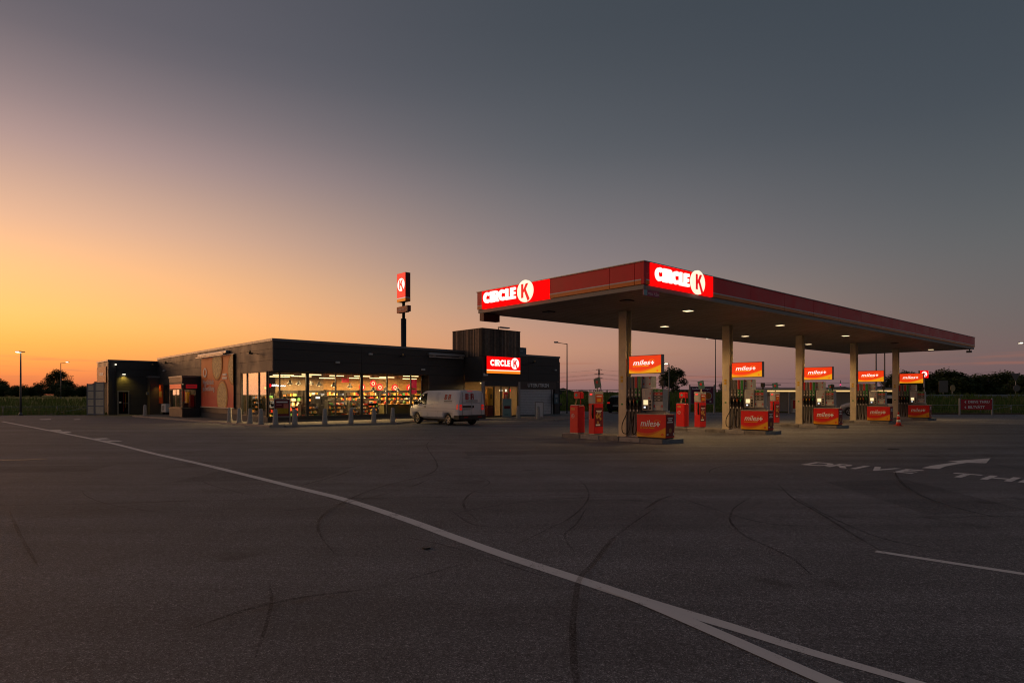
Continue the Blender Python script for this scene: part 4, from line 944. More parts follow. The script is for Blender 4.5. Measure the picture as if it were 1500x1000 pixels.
MB().ring(FB(19.5, 1.495, 5.28), BU, ZV, nBR, .008, .10, .15, R(-60), R(200), 10).build('arrow_print', M('print_pale', (.3, .33, .36), .5), rs)
sb = thing('wall_sign', 'small blue notice sign at the right end of the shutter', 'sign', tuple(FB(23.9, -.1, 1.0)))
MB(FB).box(23.55, 24.05, -.30, -.26, .95, 1.78).build('plate', M('sign_blue', (.06, .12, .16), .5), sb); MB(FB).box(23.78, 23.84, -.26, -.021, 1.3, 1.4).build('bracket', GREYMET, sb)
MB(FB).box(23.65, 23.95, -.307, -.302, 1.5, 1.7).box(23.7, 23.9, -.307, -.302, 1.1, 1.35).build('print', M('print_pale', (.3, .33, .36)), sb)
dp = tag(MB(FB).tube([(24.7, .2, .1), (24.7, .2, 4.4), (24.6, .3, 4.6)], .06, 8).box(24.56, 24.9, .05, .35, .8, 1.0).box(24.56, 24.9, .05, .35, 1.75, 1.9).build('drainpipe', DARKMET), 'dark drainpipe with brackets at the far corner of the shutter wall', 'pipe')
# roof hatch
tag(MB(FB).bbox(2.0, 3.2, 12.2, 13.4, 4.742, 5.12, .05).build('roof_hatch', GREYMET), 'small grey hatch on the roof edge above the pizza banner', 'hatch')

# drive-through booth
booth = MB(FB).box(-1.18, -.002, 13.52, 16.88, 2.5, 2.92).box(-1.18, -.002, 13.52, 16.88, .1, .74).box(-.3, -.002, 13.52, 16.88, .745, 2.495).build('drive_through_booth', PANEL, shop)
BTAN = M('booth_tan_panel', (.30, .19, .11), .5, var=.1)
MB(FB).box(-1.24, -1.185, 13.46, 16.94, 2.62, 2.93).build('fascia_board', BTAN, booth)
MB(FB).box(-1.24, 0, 13.455, 13.515, 2.5, 2.93).build('fascia_board', PANEL, booth)
MB(FB).box(-1.28, -.001, 13.42, 16.98, 2.935, 3.06).build('roof_edge', CAPM, booth)
MB(FB).box(-1.24, -1.185, 13.46, 16.94, .12, .76).build('facade_panel', PANELB, booth); MB(FB).box(-1.18, -.05, 13.455, 13.515, .12, .74).build('facade_panel', PANEL, booth)
MB(FB).box(-1.26, -1.19, 13.7, 16.7, 2.14, 2.46).build('order_sign', M('booth_sign', (.55, .10, .05), .4, var=.1, em=(1, .10, .03), es=.28), booth)  # orange of the sunset on this sign put in as emission
MB(FB).box(-1.0, -.25, 13.43, 13.452, 2.16, 2.44).build('order_sign', M('booth_sign2', (.40, .02, .03), .4, var=.1, em=(1, .02, .03), es=.12), booth)
mb = MB(FB); mb.box(-.9, -.35, 13.42, 13.428, 2.27, 2.33); mb.build('lettering', M('letter_pink', (.55, .2, .22)), booth)
BG = glass('booth_glass', (.9, .9, .88, 1), 1.0)
for a, b in ((13.55, 15.15), (15.15, 16.85)):
    w_ = MB(FB).box(-1.215, -1.205, a, b, .82, 2.06).build('window', BG, booth)
    MB(FB).box(-1.23, -1.19, a, a + .06, .78, 2.10).box(-1.23, -1.19, b - .06, b, .78, 2.10).box(-1.23, -1.19, a + .06, b - .06, .78, .819).box(-1.23, -1.19, a + .06, b - .06, 2.061, 2.10).build('frame', BTAN, w_)
w_ = MB(FB).box(-1.1, -.35, 13.48, 13.49, .82, 2.06).build('window', BG, booth)
MB(FB).box(-1.17, -1.101, 13.46, 13.5, .78, 2.1).box(-.349, -.28, 13.46, 13.5, .78, 2.1).box(-.75, -.70, 13.46, 13.479, .83, 2.05).box(-1.1, -.35, 13.46, 13.5, .78, .819).box(-1.1, -.35, 13.46, 13.5, 2.061, 2.1).build('frame', FRAME, w_)
MB(FB).box(-1.17, -.001, 13.46, 13.51, 2.101, 2.499).build('facade_panel', PANEL, booth); MB(FB).box(-1.235, -1.185, 13.5, 16.9, 2.101, 2.615).build('facade_panel', PANEL, booth)
MB(FB).box(-1.34, -1.241, 13.5, 16.9, .70, .76).build('counter', BTAN, booth)
MB(FB).box(-.9, -.6, 14.3, 16.2, .76, 1.1, 0).box(-.6, -.35, 13.8, 14.2, .76, 1.7, 1).box(-.5, -.32, 15.0, 15.5, 1.1, 1.9, 2).box(-.55, -.4, 16.0, 16.3, 1.2, 2.0, 1).build('till', [BLACK, REDL, YEL], booth)
BOOTHL = MB(FB).box(-.9, -.4, 14.0, 16.4, 2.46, 2.494).build('ceiling_lamp', M('booth_lamp', (.8, .7, .4), .5, var=0, em=(1, .75, .35), es=2), booth)
# small things by the booth
pb = tag(MB(FB).box(-.05, -.002, 24.0, 25.3, .95, 2.6, 0).box(-.056, -.0505, 24.2, 25.1, 1.5, 2.0, 1).build('wall_poster', [M('poster_orange', (.5, .1, .03)), M('poster_food', (.5, .3, .1))]), 'narrow orange food poster on the facade by the drainpipe', 'poster')
nw = MB(FB).box(-.02, -.001, 22.4, 23.5, 1.05, 2.5).build('window', glass('dark_glass', (.25, .28, .27, 1), 1.4), shop); MB(FB).box(-.05, -.0, 22.32, 22.399, 1.0, 2.55).box(-.05, 0, 23.501, 23.58, 1.0, 2.55).box(-.05, 0, 22.4, 23.5, 1.0, 1.049).box(-.05, 0, 22.4, 23.5, 2.501, 2.55).build('frame', FRAME, nw)
ac = thing('air_conditioner', 'pale outdoor air conditioner unit at the foot of the facade', 'air conditioner', tuple(FB(-.4, 21.8, .1)))
MB(FB).bbox(-.55, -.12, 20.9, 22.3, .3, .95, .03).build('housing', WHITE, ac); MB(FB).box(-.5, -.2, 21.0, 21.06, .1, .299).box(-.5, -.2, 22.1, 22.16, .1, .299).build('foot', DARKMET, ac)
MB().ring(FB(-.555, 21.7, .62), -BV, ZV, nBL, .01, .08, .24, 0, R(360), 20).build('fan_grille', GREYMET, ac)

# ------------------------------------------------------------------ annex (car wash)
AO = Vector((-33.6, 52.3, 0)); FA = lambda u, v, z: AO + BU * u + BV * v + ZV * z
annex = thing('car_wash_annex', 'low dark annex with a lit wall lamp and glazed folding doors', 'building', tuple(FA(2, 3, 0)))
MB(FA).box(.07, 6.0, .07, 5.2, .0, 4.5).build('wall', CORE, annex)
for a, b in ((.02, .75), (.75, 1.4), (1.4, 2.05), (2.05, 2.6), (2.6, 3.2), (3.2, 3.85), (3.85, 4.48)):
    MB(FA).box(.40, 3.95, 0, .064, a + G, b - G).build('facade_panel', PANEL, annex)
    if a > 3: MB(FA).box(0, .064, .35, 5.2, a + G, b - G).build('facade_panel', PANELB, annex)
MB(FA).box(-.02, .39, -.02, .34, 0, 4.48).build('corner_pier', PANEL, annex)
MB(FA).box(-.06, 6.05, -.06, 5.26, 4.505, 4.63).build('roof_edge_cap', CAPM, annex)
MB(FA).box(.52, .62, -.09, -.002, 0, 4.3).build('drainpipe', DARKMET, annex)
dr = MB(FA).box(.72, 1.42, -.03, -.002, .08, 1.95).build('door', glass('annex_door_glass', (.5, .5, .5, 1), 1.0), annex)
MB(FA).box(.63, .719, -.05, -.002, .02, 2.05).box(1.421, 1.51, -.05, -.002, .02, 2.05).box(.72, 1.42, -.05, -.002, 1.951, 2.05).box(.72, 1.42, -.05, -.002, .02, .079).build('frame', GREYMET, dr)
MB(FA).box(1.05, 1.14, -.028, -.005, .3, 1.9, 0).box(1.2, 1.28, -.028, -.005, .6, 1.8, 1).box(.76, .92, -.036, -.031, 1.0, 1.12, 2).build('door_print', [REDL, YEL, LETTER], dr)
MB(FA).box(1.05, 1.4, -.09, -.051, .95, 1.0).build('handle', GREYMET, dr)
# low lit wall section next to the shop
MB(FA).box(2.9, 3.95, -.9, -.003, 0, 3.15).build('side_wall', PANELB, annex); MB(FA).box(2.82, 4.0, -.98, -.003, 3.155, 3.3).build('roof_edge_cap', GREYMET, annex)
al = thing('annex_wall_lamp', 'lit yellow wall lamp above the annex door', 'lamp', tuple(FA(1.1, 0, 3.4)))
MB(FA).box(.98, 1.22, -.28, -.001, 3.44, 3.52).build('housing', DARKMET, al); MB(FA).box(1.0, 1.2, -.26, -.03, 3.40, 3.438).build('lens', LAMPLIT, al)
light('wall_glow', 'SPOT', FA(1.1, -.20, 3.36), 70, (1, .66, .08), al, spot_size=R(140), spot_blend=.9, shadow_soft_size=.08)
a2 = thing('annex_side_lamp', 'small unlit bulkhead lamp on the annex corner wall', 'lamp', tuple(FA(2.8, -.5, 1.6))); MB(FA).bbox(2.70, 2.898, -.6, -.3, 1.7, 1.95, .03).build('housing', GREYMET, a2)
light('wall_glow', 'SPOT', FA(3.3, -1.25, 2.75), 20, (1, .62, .10), a2, spot_size=R(90), spot_blend=.9, shadow_soft_size=.05, rot=(R(12), 0, R(-45)))  # unseen spot without a fixture lights the low wall; the bulkhead stays unlit
for (u, v, z_) in ((.5, -.1, 4.25),): tag(MB(FA).box(u - .05, u + .05, v - .1, -.025, z_ - .05, z_ + .01).build('corner_lamp', LAMPLIT), 'tiny lit lamp near the top corner of the annex', 'lamp')
osn = thing('car_wash_sign', 'orange sign board above the folding doors of the annex', 'sign', tuple(FA(-.05, 2.5, 2.7)))
MB(FA).box(-.07, -.002, .8, 5.0, 2.75, 4.1).build('board', M('car_wash_orange', (.62, .17, .03), .5, var=.12), osn); MB(FA).box(-.08, -.071, 2.0, 3.6, 3.35, 3.6).build('print', M('banner_letter', (.7, .6, .5)), osn)
FROST = M('frosted_pane', (.72, .62, .46), .35, var=.12, scale=3)
for nm, X0, Y0, ax in (('a', -35.2, 52.0, (1, .05)), ('b', -34.28, 51.6, (1, -.05))):
    wd = .62 if nm == 'a' else .82
    f = lambda x, y, z: Vector((X0, Y0, 0)) + Vector((ax[0], ax[1], 0)) * x + Vector((-ax[1], ax[0], 0)) * y + ZV * z
    o = thing('folding_door', 'open glazed folding door leaf with four panes ' + ('against the meadow' if nm == 'a' else 'beside the annex pier'), 'door', (X0, Y0, 0))
    ht = 2.62 if nm == 'a' else 2.75
    mb = MB(f); mb.box(0, .07, -.03, .03, .01, ht).box(wd - .07, wd, -.03, .03, .01, ht)
    cz = [.06, .72, 1.32, 1.98, ht - .1]
    for z_ in cz: mb.box(.071, wd - .071, -.03, .03, z_, z_ + .08)
    mb.build('frame', M('door_frame_grey', (.22, .23, .26), .4, .4), o)
    for z_, z2 in zip(cz, cz[1:]): MB(f).box(.071, wd - .071, -.006, .006, z_ + .081, z2 - .001).build('pane', FROST, o)

# ------------------------------------------------------------------ inside the shop
PCOL = [M('pack_%d' % i, c, .5, var=.15, scale=12) for i, c in enumerate(((.6, .05, .03), (.65, .32, .05), (.6, .42, .12), (.10, .28, .09), (.75, .68, .55), (.12, .16, .30), (.42, .16, .05), (.06, .035, .025)))]
SHELFM = M('shelf_metal', (.05, .048, .045), .5, .3)
TUBE = M('tube_lit', (.9, .85, .6), .5, var=0, em=(1, .74, .34), es=2.2)
WARMC = (1, .62, .25)
def products(u0, u1, v0, v1, z0, hmin, hmax, par, rg):
    mb = MB(FB); u = u0
    while u < u1 - .05:
        wd = rg.uniform(.05, .22); h = rg.uniform(hmin * .6, hmax)
        if rg.random() < .22: u += wd; continue
        mb.box(u, min(u + wd - .012, u1), v0, v1 - rg.uniform(0, .06), z0, z0 + h, rg.randrange(8)); u += wd
    mb.build('product_row', PCOL, par, kind='stuff')
def shelf(u0, u1, v0, v1, h, n, label, back=True, seed=0):
    rg = random.Random(seed); o = thing('display_shelf', label, 'shelf', tuple(FB((u0 + u1) / 2, (v0 + v1) / 2, .16)))
    mb = MB(FB); mb.box(u0, u0 + .04, v0, v1, .16, h).box(u1 - .04, u1, v0, v1, .16, h)
    if back: mb.box(u0 + .041, u1 - .041, v1 - .04, v1, .16, h)
    mb.build('frame', SHELFM, o)
    for k in range(n):
        z = .26 + (h - .35) * k / n
        MB(FB).box(u0 + .042, u1 - .042, v0 + .01, v1 - .042, z, z + .03).build('shelf_board', SHELFM, o)
        products(u0 + .06, u1 - .06, v0 + .02, v1 - .06, z + .031, .12, min(.3, (h - .35) / n - .08), o, rg)
    return o
L_SH = [(4.6, 6.0, 2.4, 3.0, 1.35, 4, 'dark snack shelf just inside the third shop window'), (6.3, 7.7, 2.6, 3.2, 1.3, 4, 'dark snack shelf just inside the fourth shop window'),
        (7.9, 9.3, 4.0, 4.6, 1.45, 4, 'sweets shelf in the middle of the shop floor'), (5.2, 6.8, 5.0, 5.6, 1.5, 4, 'tall grocery shelf behind the snack shelves'),
        (9.6, 11.2, 3.2, 3.8, 1.2, 3, 'low magazine shelf inside the fifth shop window'), (1.2, 2.3, 4.2, 4.8, 1.5, 4, 'bread shelf behind the corner window'), (2.5, 3.7, 1.8, 2.3, 1.15, 3, 'basket shelf just inside the second shop window'), (11.6, 13.4, 4.2, 4.8, 1.35, 4, 'bottle shelf near the till side of the shop'),
        (.7, 2.2, 5.2, 5.8, 1.8, 5, 'tall pastry shelf deep in the glazed corner'), (3.0, 4.4, 5.9, 6.5, 2.0, 5, 'wall shelf of packets behind the coffee cabinet'), (4.6, 6.1, 5.9, 6.5, 2.0, 5, 'wall shelf of boxes beside the pine wall'),
        (15.2, 16.4, 1.6, 2.2, 1.7, 5, 'snack shelf facing the glass entrance doors')]
for i, a in enumerate(L_SH): shelf(*a[:6], a[6], seed=i)
for k in range(7):
    u0 = 6.6 + k * 1.5
    o = shelf(u0, u0 + 1.46, 6.75, 7.45, 2.05, 5, 'lit wall cooler full of drinks along the pine wall', seed=50 + k); o.name = 'wall_cooler'; o['category'] = 'cooler'; o['group'] = 'wall coolers along the pine wall'
    MB(FB).box(u0 + .05, u0 + 1.41, 6.72, 6.748, 1.96, 2.05).build('light_header', M('cooler_header_lit', (.9, .8, .5), .5, var=0, em=(1, .82, .5), es=1.6), o)
# serving counter
ct = thing('serving_counter', 'long olive counter with bright top inside the right-hand shop windows', 'counter', tuple(FB(10.5, 2.2, .16)))
MB(FB).box(8.4, 13.4, 1.75, 2.35, .16, 1.02).build('front', M('counter_olive', (.09, .085, .03), .6, var=.15), ct); MB(FB).box(8.35, 13.45, 1.7, 2.4, 1.021, 1.06).build('top', PINE, ct)
rg = random.Random(9)
for k in range(9):
    u = 8.7 + k * .52; tag(MB(FB).lathe([(.10, 0), (.12, .1), (.07, .2), (.02, .24)], (u, 2.05, 1.062), 8, smooth=True).build('serving_jar', PCOL[k % 8]), 'small jar or pot standing in the row on the olive counter', 'jar', 'jars on the olive counter')
# coffee island with dark cabinet
cf = thing('coffee_machine', 'dark coffee cabinet with small lit panel behind the fourth window', 'coffee machine', tuple(FB(4.3, 3.4, .16)))
MB(FB).bbox(3.9, 5.3, 3.3, 4.0, .16, 1.05, .02).build('cabinet', DARKMET, cf); MB(FB).bbox(4.1, 4.6, 3.4, 3.9, 1.052, 1.72, .03).bbox(4.7, 5.1, 3.4, 3.9, 1.052, 1.65, .03).build('machine', BLACK, cf)
MB(FB).box(4.2, 4.5, 3.385, 3.398, 1.45, 1.58).build('lit_panel', SCREEN2, cf)
# pendant lamps
for i, (u, v, z) in enumerate([(2.3, 3.0, 2.35), (3.0, 3.3, 2.35), (3.7, 3.0, 2.35), (4.4, 3.3, 2.3), (5.6, 3.6, 2.25), (6.7, 3.4, 2.2), (8.3, 3.0, 1.98), (9.3, 3.0, 1.98), (10.3, 3.0, 1.98), (11.4, 3.0, 1.98)]):
    o = thing('pendant_lamp', ('black cone pendant lamp hanging above the coffee cabinet' if i < 6 else 'low black cone pendant lamp hanging over the olive counter'), 'lamp', tuple(FB(u, v, z)), group='pendant lamps over the coffee cabinet' if i < 6 else 'pendant lamps over the counter')
    MB(FB).lathe([(.20, 0), (.19, .02), (.06, .22), (.03, .28)], (u, v, z), 14).build('shade', BLACK, o); MB(FB).tube([(u, v, z + .28), (u, v, 3.395)], .006, 5).build('cord', BLACK, o)
    MB(FB).lathe([(.03, -.05), (.05, -.03), (.03, 0)], (u, v, z), 8).build('bulb', M('pendant_bulb', (.9, .7, .4), .5, var=0, em=(1, .7, .3), es=1.5), o)
# ceiling tubes, they are what lights the room
for i, (u0, u1, v, z) in enumerate([(.9, 2.2, 2.2, 2.86), (2.9, 4.2, 2.6, 2.95), (1.4, 2.7, 4.0, 2.82), (4.6, 5.6, 2.2, 2.9), (5.0, 6.2, 4.5, 2.8), (6.6, 7.8, 2.6, 2.92), (7.2, 8.4, 5.2, 2.86), (8.8, 10.0, 3.0, 2.9), (9.4, 10.8, 5.4, 2.9), (11.0, 12.2, 3.4, 2.84), (12.2, 13.6, 5.2, 3.1), (14.6, 15.8, 3.0, 3.1), (14.8, 16.2, -1.0, 2.5), (3.2, 4.6, 4.9, 2.9)]):
    o = thing('ceiling_tube', 'slim lit tube lamp hung below the dark shop ceiling', 'lamp', tuple(FB((u0 + u1) / 2, v, z)), group='lit tubes under the shop ceiling')
    MB(FB).box(u0, u1, v - .03, v + .03, z, z + .05).build('tube', TUBE, o); MB(FB).tube([(u0 + .2, v, z + .05), (u0 + .2, v, 3.395 if v > 0 else 2.655)], .008, 5).tube([(u1 - .2, v, z + .05), (u1 - .2, v, 3.395 if v > 0 else 2.655)], .008, 5).build('wire', BLACK, o)
    light('tube_light', 'AREA', FB((u0 + u1) / 2, v, z - .03), (75 if v < 3.5 else 170) if v > 0 else 110, WARMC, o, shape='RECTANGLE', size=1.2, size_y=.15)
# round signs
def kdisc(u, v, z, r, label, lit=1):
    o = thing('round_logo_sign', label, 'sign', tuple(FB(u, v, z)))
    MB().disc(FB(u, v, z), BU, ZV, nBR, .03, r, 28).build('disc', M('round_sign_lit', (.6, .01, .015), .4, var=0, em=(1, .015, .03), es=.95), o)
    MB().ring(FB(u, v - .034, z), BU, ZV, nBR, .01, r * .35, r * .55, 0, R(360), 16).build('emblem', M('emblem_pale_lit', (.8, .7, .5), .4, var=0, em=(1, .75, .4), es=.9), o)
    if v < 7: MB(FB).tube([(u, v + .02, z + r), (u, v + .02, 3.395)], .008, 5).build('wire', BLACK, o)
kdisc(11.45, 7.44, 2.28, .27, 'round red sign on the pine wall behind the fourth window'); kdisc(12.85, 7.44, 2.26, .27, 'round red sign on the pine wall behind the fifth window'); kdisc(14.25, 7.44, 2.26, .27, 'round red sign on the pine wall behind the last window pane')
kdisc(8.5, 3.4, 2.48, .24, 'larger round red sign hanging inside the fourth window'); kdisc(9.9, 7.44, 2.28, .24, 'round red sign partly hidden behind the thick mullion')
# lit script sign in the corner
ss = thing('script_sign', 'lit white script sign with red disc hanging in the glazed shop corner', 'sign', tuple(FB(.7, 1.4, 2.2)))
MB().disc(FB(.35, 1.35, 2.24), BU, ZV, nBR, .03, .11, 20).build('red_disc', REDLIT, ss)
P = [FB(.50 + .055 * k, 1.35, 2.20 + (.10 if k % 2 else 0) * (1 if k < 6 else .5)) for k in range(16)]
MB().tube(catmull(P, 3), .024, 6).build('script', M('script_lit', (.9, .9, .9), .4, var=0, em=(1, 1, 1), es=1.6), ss)
MB(FB).tube([(.35, 1.4, 2.35), (.35, 1.4, 3.395)], .008, 5).tube([(1.2, 1.4, 2.3), (1.2, 1.4, 3.395)], .008, 5).build('wire', BLACK, ss)
ex = tag(MB(FB).box(.55, .68, 2.6, 2.64, 2.06, 2.16).build('exit_light', M('exit_lit', (.1, .6, .2), .4, var=0, em=(.05, 1, .15), es=1.2)), 'tiny lit green sign inside the glazed shop corner', 'sign')
for u, v, z0_, z1_, c, l in ((10.25, 1.3, 1.75, 2.75, 'neon_pink', 'tall pink and red lit poster inside the last window pane'), (6.5, 4.2, 2.55, 3.0, 'red_card', 'red promotional card hanging behind the thick mullion')):
    o = thing('hanging_poster', l, 'poster', tuple(FB(u, v, z0_))); MB(FB).box(u, u + .55, v, v + .02, z0_, z1_).build('card', M(c, (.6, .02, .06), .4, var=.2, scale=6, em=(1, .02, .08), es=.2 if c == 'neon_pink' else 0), o)
    MB(FB).box(u + .08, u + .45, v - .012, v - .001, z0_ + .3, z0_ + .42).build('print', M('poster_food', (.5, .3, .1)), o); MB(FB).tube([(u + .27, v + .01, z1_), (u + .27, v + .01, 3.395)], .006, 5).build('wire', BLACK, o)
for i in range(6):
    u = 1.0 + i * .55; v = 3.2 + .3 * (i % 2); o = thing('bar_stool', 'dark bar stool in the shop seating corner', 'stool', tuple(FB(u, v, .16)), group='bar stools in the shop corner')
    MB(FB).lathe([(.17, .72), (.18, .75), (.16, .78)], (u, v, .16), 12).build('seat', BLACK, o); MB(FB).tube([(u, v, .18), (u, v, .88)], .025, 6).build('stem', DARKMET, o); MB(FB).lathe([(.18, 0), (.17, .02), (.03, .04)], (u, v, .161), 12).build('base', DARKMET, o)
# entrance lobby
lb = thing('lobby_cabinet', 'yellow and wine coloured cabinet behind the entrance doors', 'cabinet', tuple(FB(15.5, -1.2, .16)))
MB(FB).box(15.2, 15.8, -1.4, -.9, .16, .95).build('base', WINE, lb); MB(FB).box(15.2, 15.8, -1.38, -.92, .951, 2.2).build('top', M('cabinet_yellow', (.62, .36, .03), .5), lb); MB(FB).box(15.45, 15.6, -1.395, -1.381, 1.4, 1.75).build('slot', BLACK, lb)
for u_, v_, l_ in ((14.5, -.6, 'tall red poster panel inside the side glass of the entrance'), (14.9, -.4, 'second red poster panel deeper behind the entrance side glass'), (16.9, -1.3, 'red product card stand behind the right entrance door')):
    pp = thing('lobby_poster', l_, 'poster', tuple(FB(u_, v_, .16))); MB(FB).box(u_, u_ + .4, v_, v_ + .03, .16, 1.9).build('panel', REDL, pp); MB(FB).box(u_ + .08, u_ + .32, v_ - .012, v_ - .001, 1.2, 1.7).build('print', PALE, pp); MB(FB).box(u_ - .02, u_ + .42, v_ - .1, v_ + .13, .159, .18).build('foot', BLACK, pp)
cr = thing('crate_rack', 'orange wire rack behind the left entrance pane', 'rack', tuple(FB(14.7, -1.5, .16)))
mb = MB(FB)
for k in range(6): mb.box(14.5, 14.95, -1.6, -1.25, .2 + k * .18, .23 + k * .18)
mb.box(14.5, 14.53, -1.6, -1.57, .16, 1.3).box(14.92, 14.95, -1.6, -1.57, .16, 1.3).build('wire_frame', M('rack_orange', (.6, .12, .02), .5), cr)
ls = thing('lobby_sign', 'small lit red and white round sign behind the entrance doors', 'sign', tuple(FB(17.0, -1.6, 1.9))); MB().disc(FB(17.15, -1.6, 2.02), BU, ZV, nBR, .03, .12, 18).build('disc', REDLIT, ls); MB(FB).box(16.2, 16.45, -1.6, -1.57, 1.95, 2.08).box(16.75, 16.9, -1.6, -1.57, 1.93, 2.1).build('lit_letter', WHLIT, ls); MB(FB).tube([(17.15, -1.58, 2.14), (17.15, -1.58, 2.64)], .006, 5).box(16.3, 16.31, -1.59, -1.58, 2.08, 2.64).box(16.8, 16.81, -1.59, -1.58, 2.1, 2.64).build('wire', BLACK, ls)

# ------------------------------------------------------------------ vehicles
def xsec(st):
    x, zb, zt, w, wr = st; zbelt = min(1.12 if zt > 1.7 else .98, zt - .06); zm = min(.75, zbelt - .08)
    return [(w * .80, zb), (w, zb + .13), (w * 1.005, zm), (w * .985, zbelt), (wr, max(zbelt + .02, zt - .14)), (wr - .09, max(zbelt + .03, zt - .025)), (0, zt)]
def half_w(STN, x, z):
    for a, b in zip(STN, STN[1:]):
        if a[0] <= x <= b[0]:
            t = (x - a[0]) / (b[0] - a[0]); P, Q = xsec(a), xsec(b); S = [(p[0] + (q[0] - p[0]) * t, p[1] + (q[1] - p[1]) * t) for p, q in zip(P, Q)]
            for (w0, z0), (w1, z1) in zip(S, S[1:]):
                if z0 <= z <= z1: return w0 + (w1 - w0) * (z - z0) / max(1e-6, z1 - z0)
            return S[0][0] if z < S[0][1] else S[-2][0]
    return .9
def vehicle(name, label, STN, wheels, wr, paint, group=None):
    root = thing(name, label, 'car', local=True, group=group)
    mb = MB(); n = 14; vs = []
    for st in STN:
        S = xsec(st); ring = [(st[0], y, z) for y, z in S] + [(st[0], -y, z) for y, z in S[-2::-1]]; vs += ring
    m_ = len(ring); fs = []
    for i in range(len(STN) - 1):
        for k in range(m_): j = (k + 1) % m_; fs.append((i * m_ + k, i * m_ + j, (i + 1) * m_ + j, (i + 1) * m_ + k))
    fs += [tuple(range(m_))[::-1], tuple((len(STN) - 1) * m_ + k for k in range(m_))]
    mb.add(vs, fs, 0, True); body = mb.build('body', paint, root)
    bm = bmesh.new(); bm.from_mesh(body.data); bmesh.ops.recalc_face_normals(bm, faces=bm.faces)
    for e_ in bm.edges:
        if len(e_.link_faces) == 2 and e_.calc_face_angle(0) > R(32): e_.smooth = False
    bm.to_mesh(body.data); bm.free()
    # wheel arches cut out of the body
    cut = MB()
    for x in wheels:
        for sy in (-1, 1): cut.lathe([(wr + .055, .60 * sy), (wr + .055, 1.2 * sy)], (x, 0, wr), 24, axis='y')
    co = cut.build('cut', paint); bmc = bmesh.new(); bmc.from_mesh(co.data); bmesh.ops.recalc_face_normals(bmc, faces=bmc.faces); bmc.to_mesh(co.data); bmc.free()
    md = body.modifiers.new('b', 'BOOLEAN'); md.operation = 'DIFFERENCE'; md.object = co; md.solver = 'EXACT'
    dg = bpy.context.evaluated_depsgraph_get(); nm = bpy.data.meshes.new_from_object(body.evaluated_get(dg)); body.modifiers.clear(); body.data = nm
    bpy.data.objects.remove(co)
    MB().box(wheels[0] - .3, wheels[1] + .3, -.6, .6, .2, .36).build('underbody', BLACK, root)
    for x in wheels:
        for sy in (-1, 1):
            w_ = MB().lathe([(wr * .6, .70), (wr * .93, .70), (wr, .74), (wr, .88), (wr * .95, .92), (wr * .66, .925), (wr * .62, .86)], (x, 0, wr), 24, axis='y') if sy > 0 else MB().lathe([(wr * .6, -.70), (wr * .93, -.70), (wr, -.74), (wr, -.88), (wr * .95, -.92), (wr * .66, -.925), (wr * .62, -.86)], (x, 0, wr), 24, axis='y')
            wo = w_.build('wheel', RUBBER, root)
            r_ = MB(); o_ = (x, sy * .868, wr)
            for k in range(5):
                a = k * R(72) + .3; r_.ext([(math.cos(a + d) * q * wr, math.sin(a + d) * q * wr) for q, d in ((.1, -.5), (.58, -.22), (.58, .22), (.1, .5))], o_, (1, 0, 0), (0, 0, 1), (0, sy, 0), .025)
            r_.ring((x, sy * .865, wr), (1, 0, 0), (0, 0, 1), (0, sy, 0), .05, wr * .56, wr * .645, 0, R(360), 24); r_.build('rim', M('alloy', (.5, .5, .5), .35, .8, var=.08), wo)
    return root
def side_panel(root, STN, poly, sy, name, mat, off=.006, th=.004):
    mb = MB(); vs = [(x, sy * (half_w(STN, x, z) + off), z) for x, z in poly]; n = len(vs)
    vs += [(x, sy * (half_w(STN, x, z) + off - th), z) for x, z in poly]
    f = [tuple(range(n)), tuple(range(2 * n - 1, n - 1, -1))] + [(i, n + i, n + (i + 1) % n, (i + 1) % n) for i in range(n)]
    return mb.add(vs, f).build(name, mat, root)
VAN = [(-.99, .44, 1.86, .925, .80), (-.95, .36, 1.93, .945, .82), (-.6, .33, 1.965, .952, .83), (.5, .33, 1.97, .952, .835), (1.6, .33, 1.97, .952, .835), (2.05, .33, 1.965, .952, .83), (2.4, .33, 1.93, .95, .815), (2.7, .33, 1.80, .95, .80), (3.0, .33, 1.58, .945, .80), (3.28, .33, 1.32, .94, .82), (3.5, .33, 1.16, .925, .84), (3.72, .34, 1.06, .89, .80), (3.86, .36, .92, .83, .74), (3.90, .42, .72, .80, .72)]
VANP = M('van_white', (.78, .78, .80), .32, 0, var=.05, scale=1.5, spec=.5)
van = vehicle('delivery_van', 'white delivery van with red logos parked beside the shop windows', VAN, (0, 3.0), .33, VANP)
van['category'] = 'van'
CARGL = M('car_glass', (.012, .013, .015), .06, 0, var=0, spec=.6)
TAILL = M('tail_light', (.45, .01, .01), .25, var=0, em=(1, .03, .02), es=.22)
BUMP = M('bumper_dark', (.03, .03, .032), .55, var=.1)
REDINK = M('logo_red', (.42, .012, .015), .5, var=0); DARKINK = M('logo_dark', (.06, .06, .065), .5, var=0); SEAM = M('door_seam', (.10, .10, .10), .7, var=0)
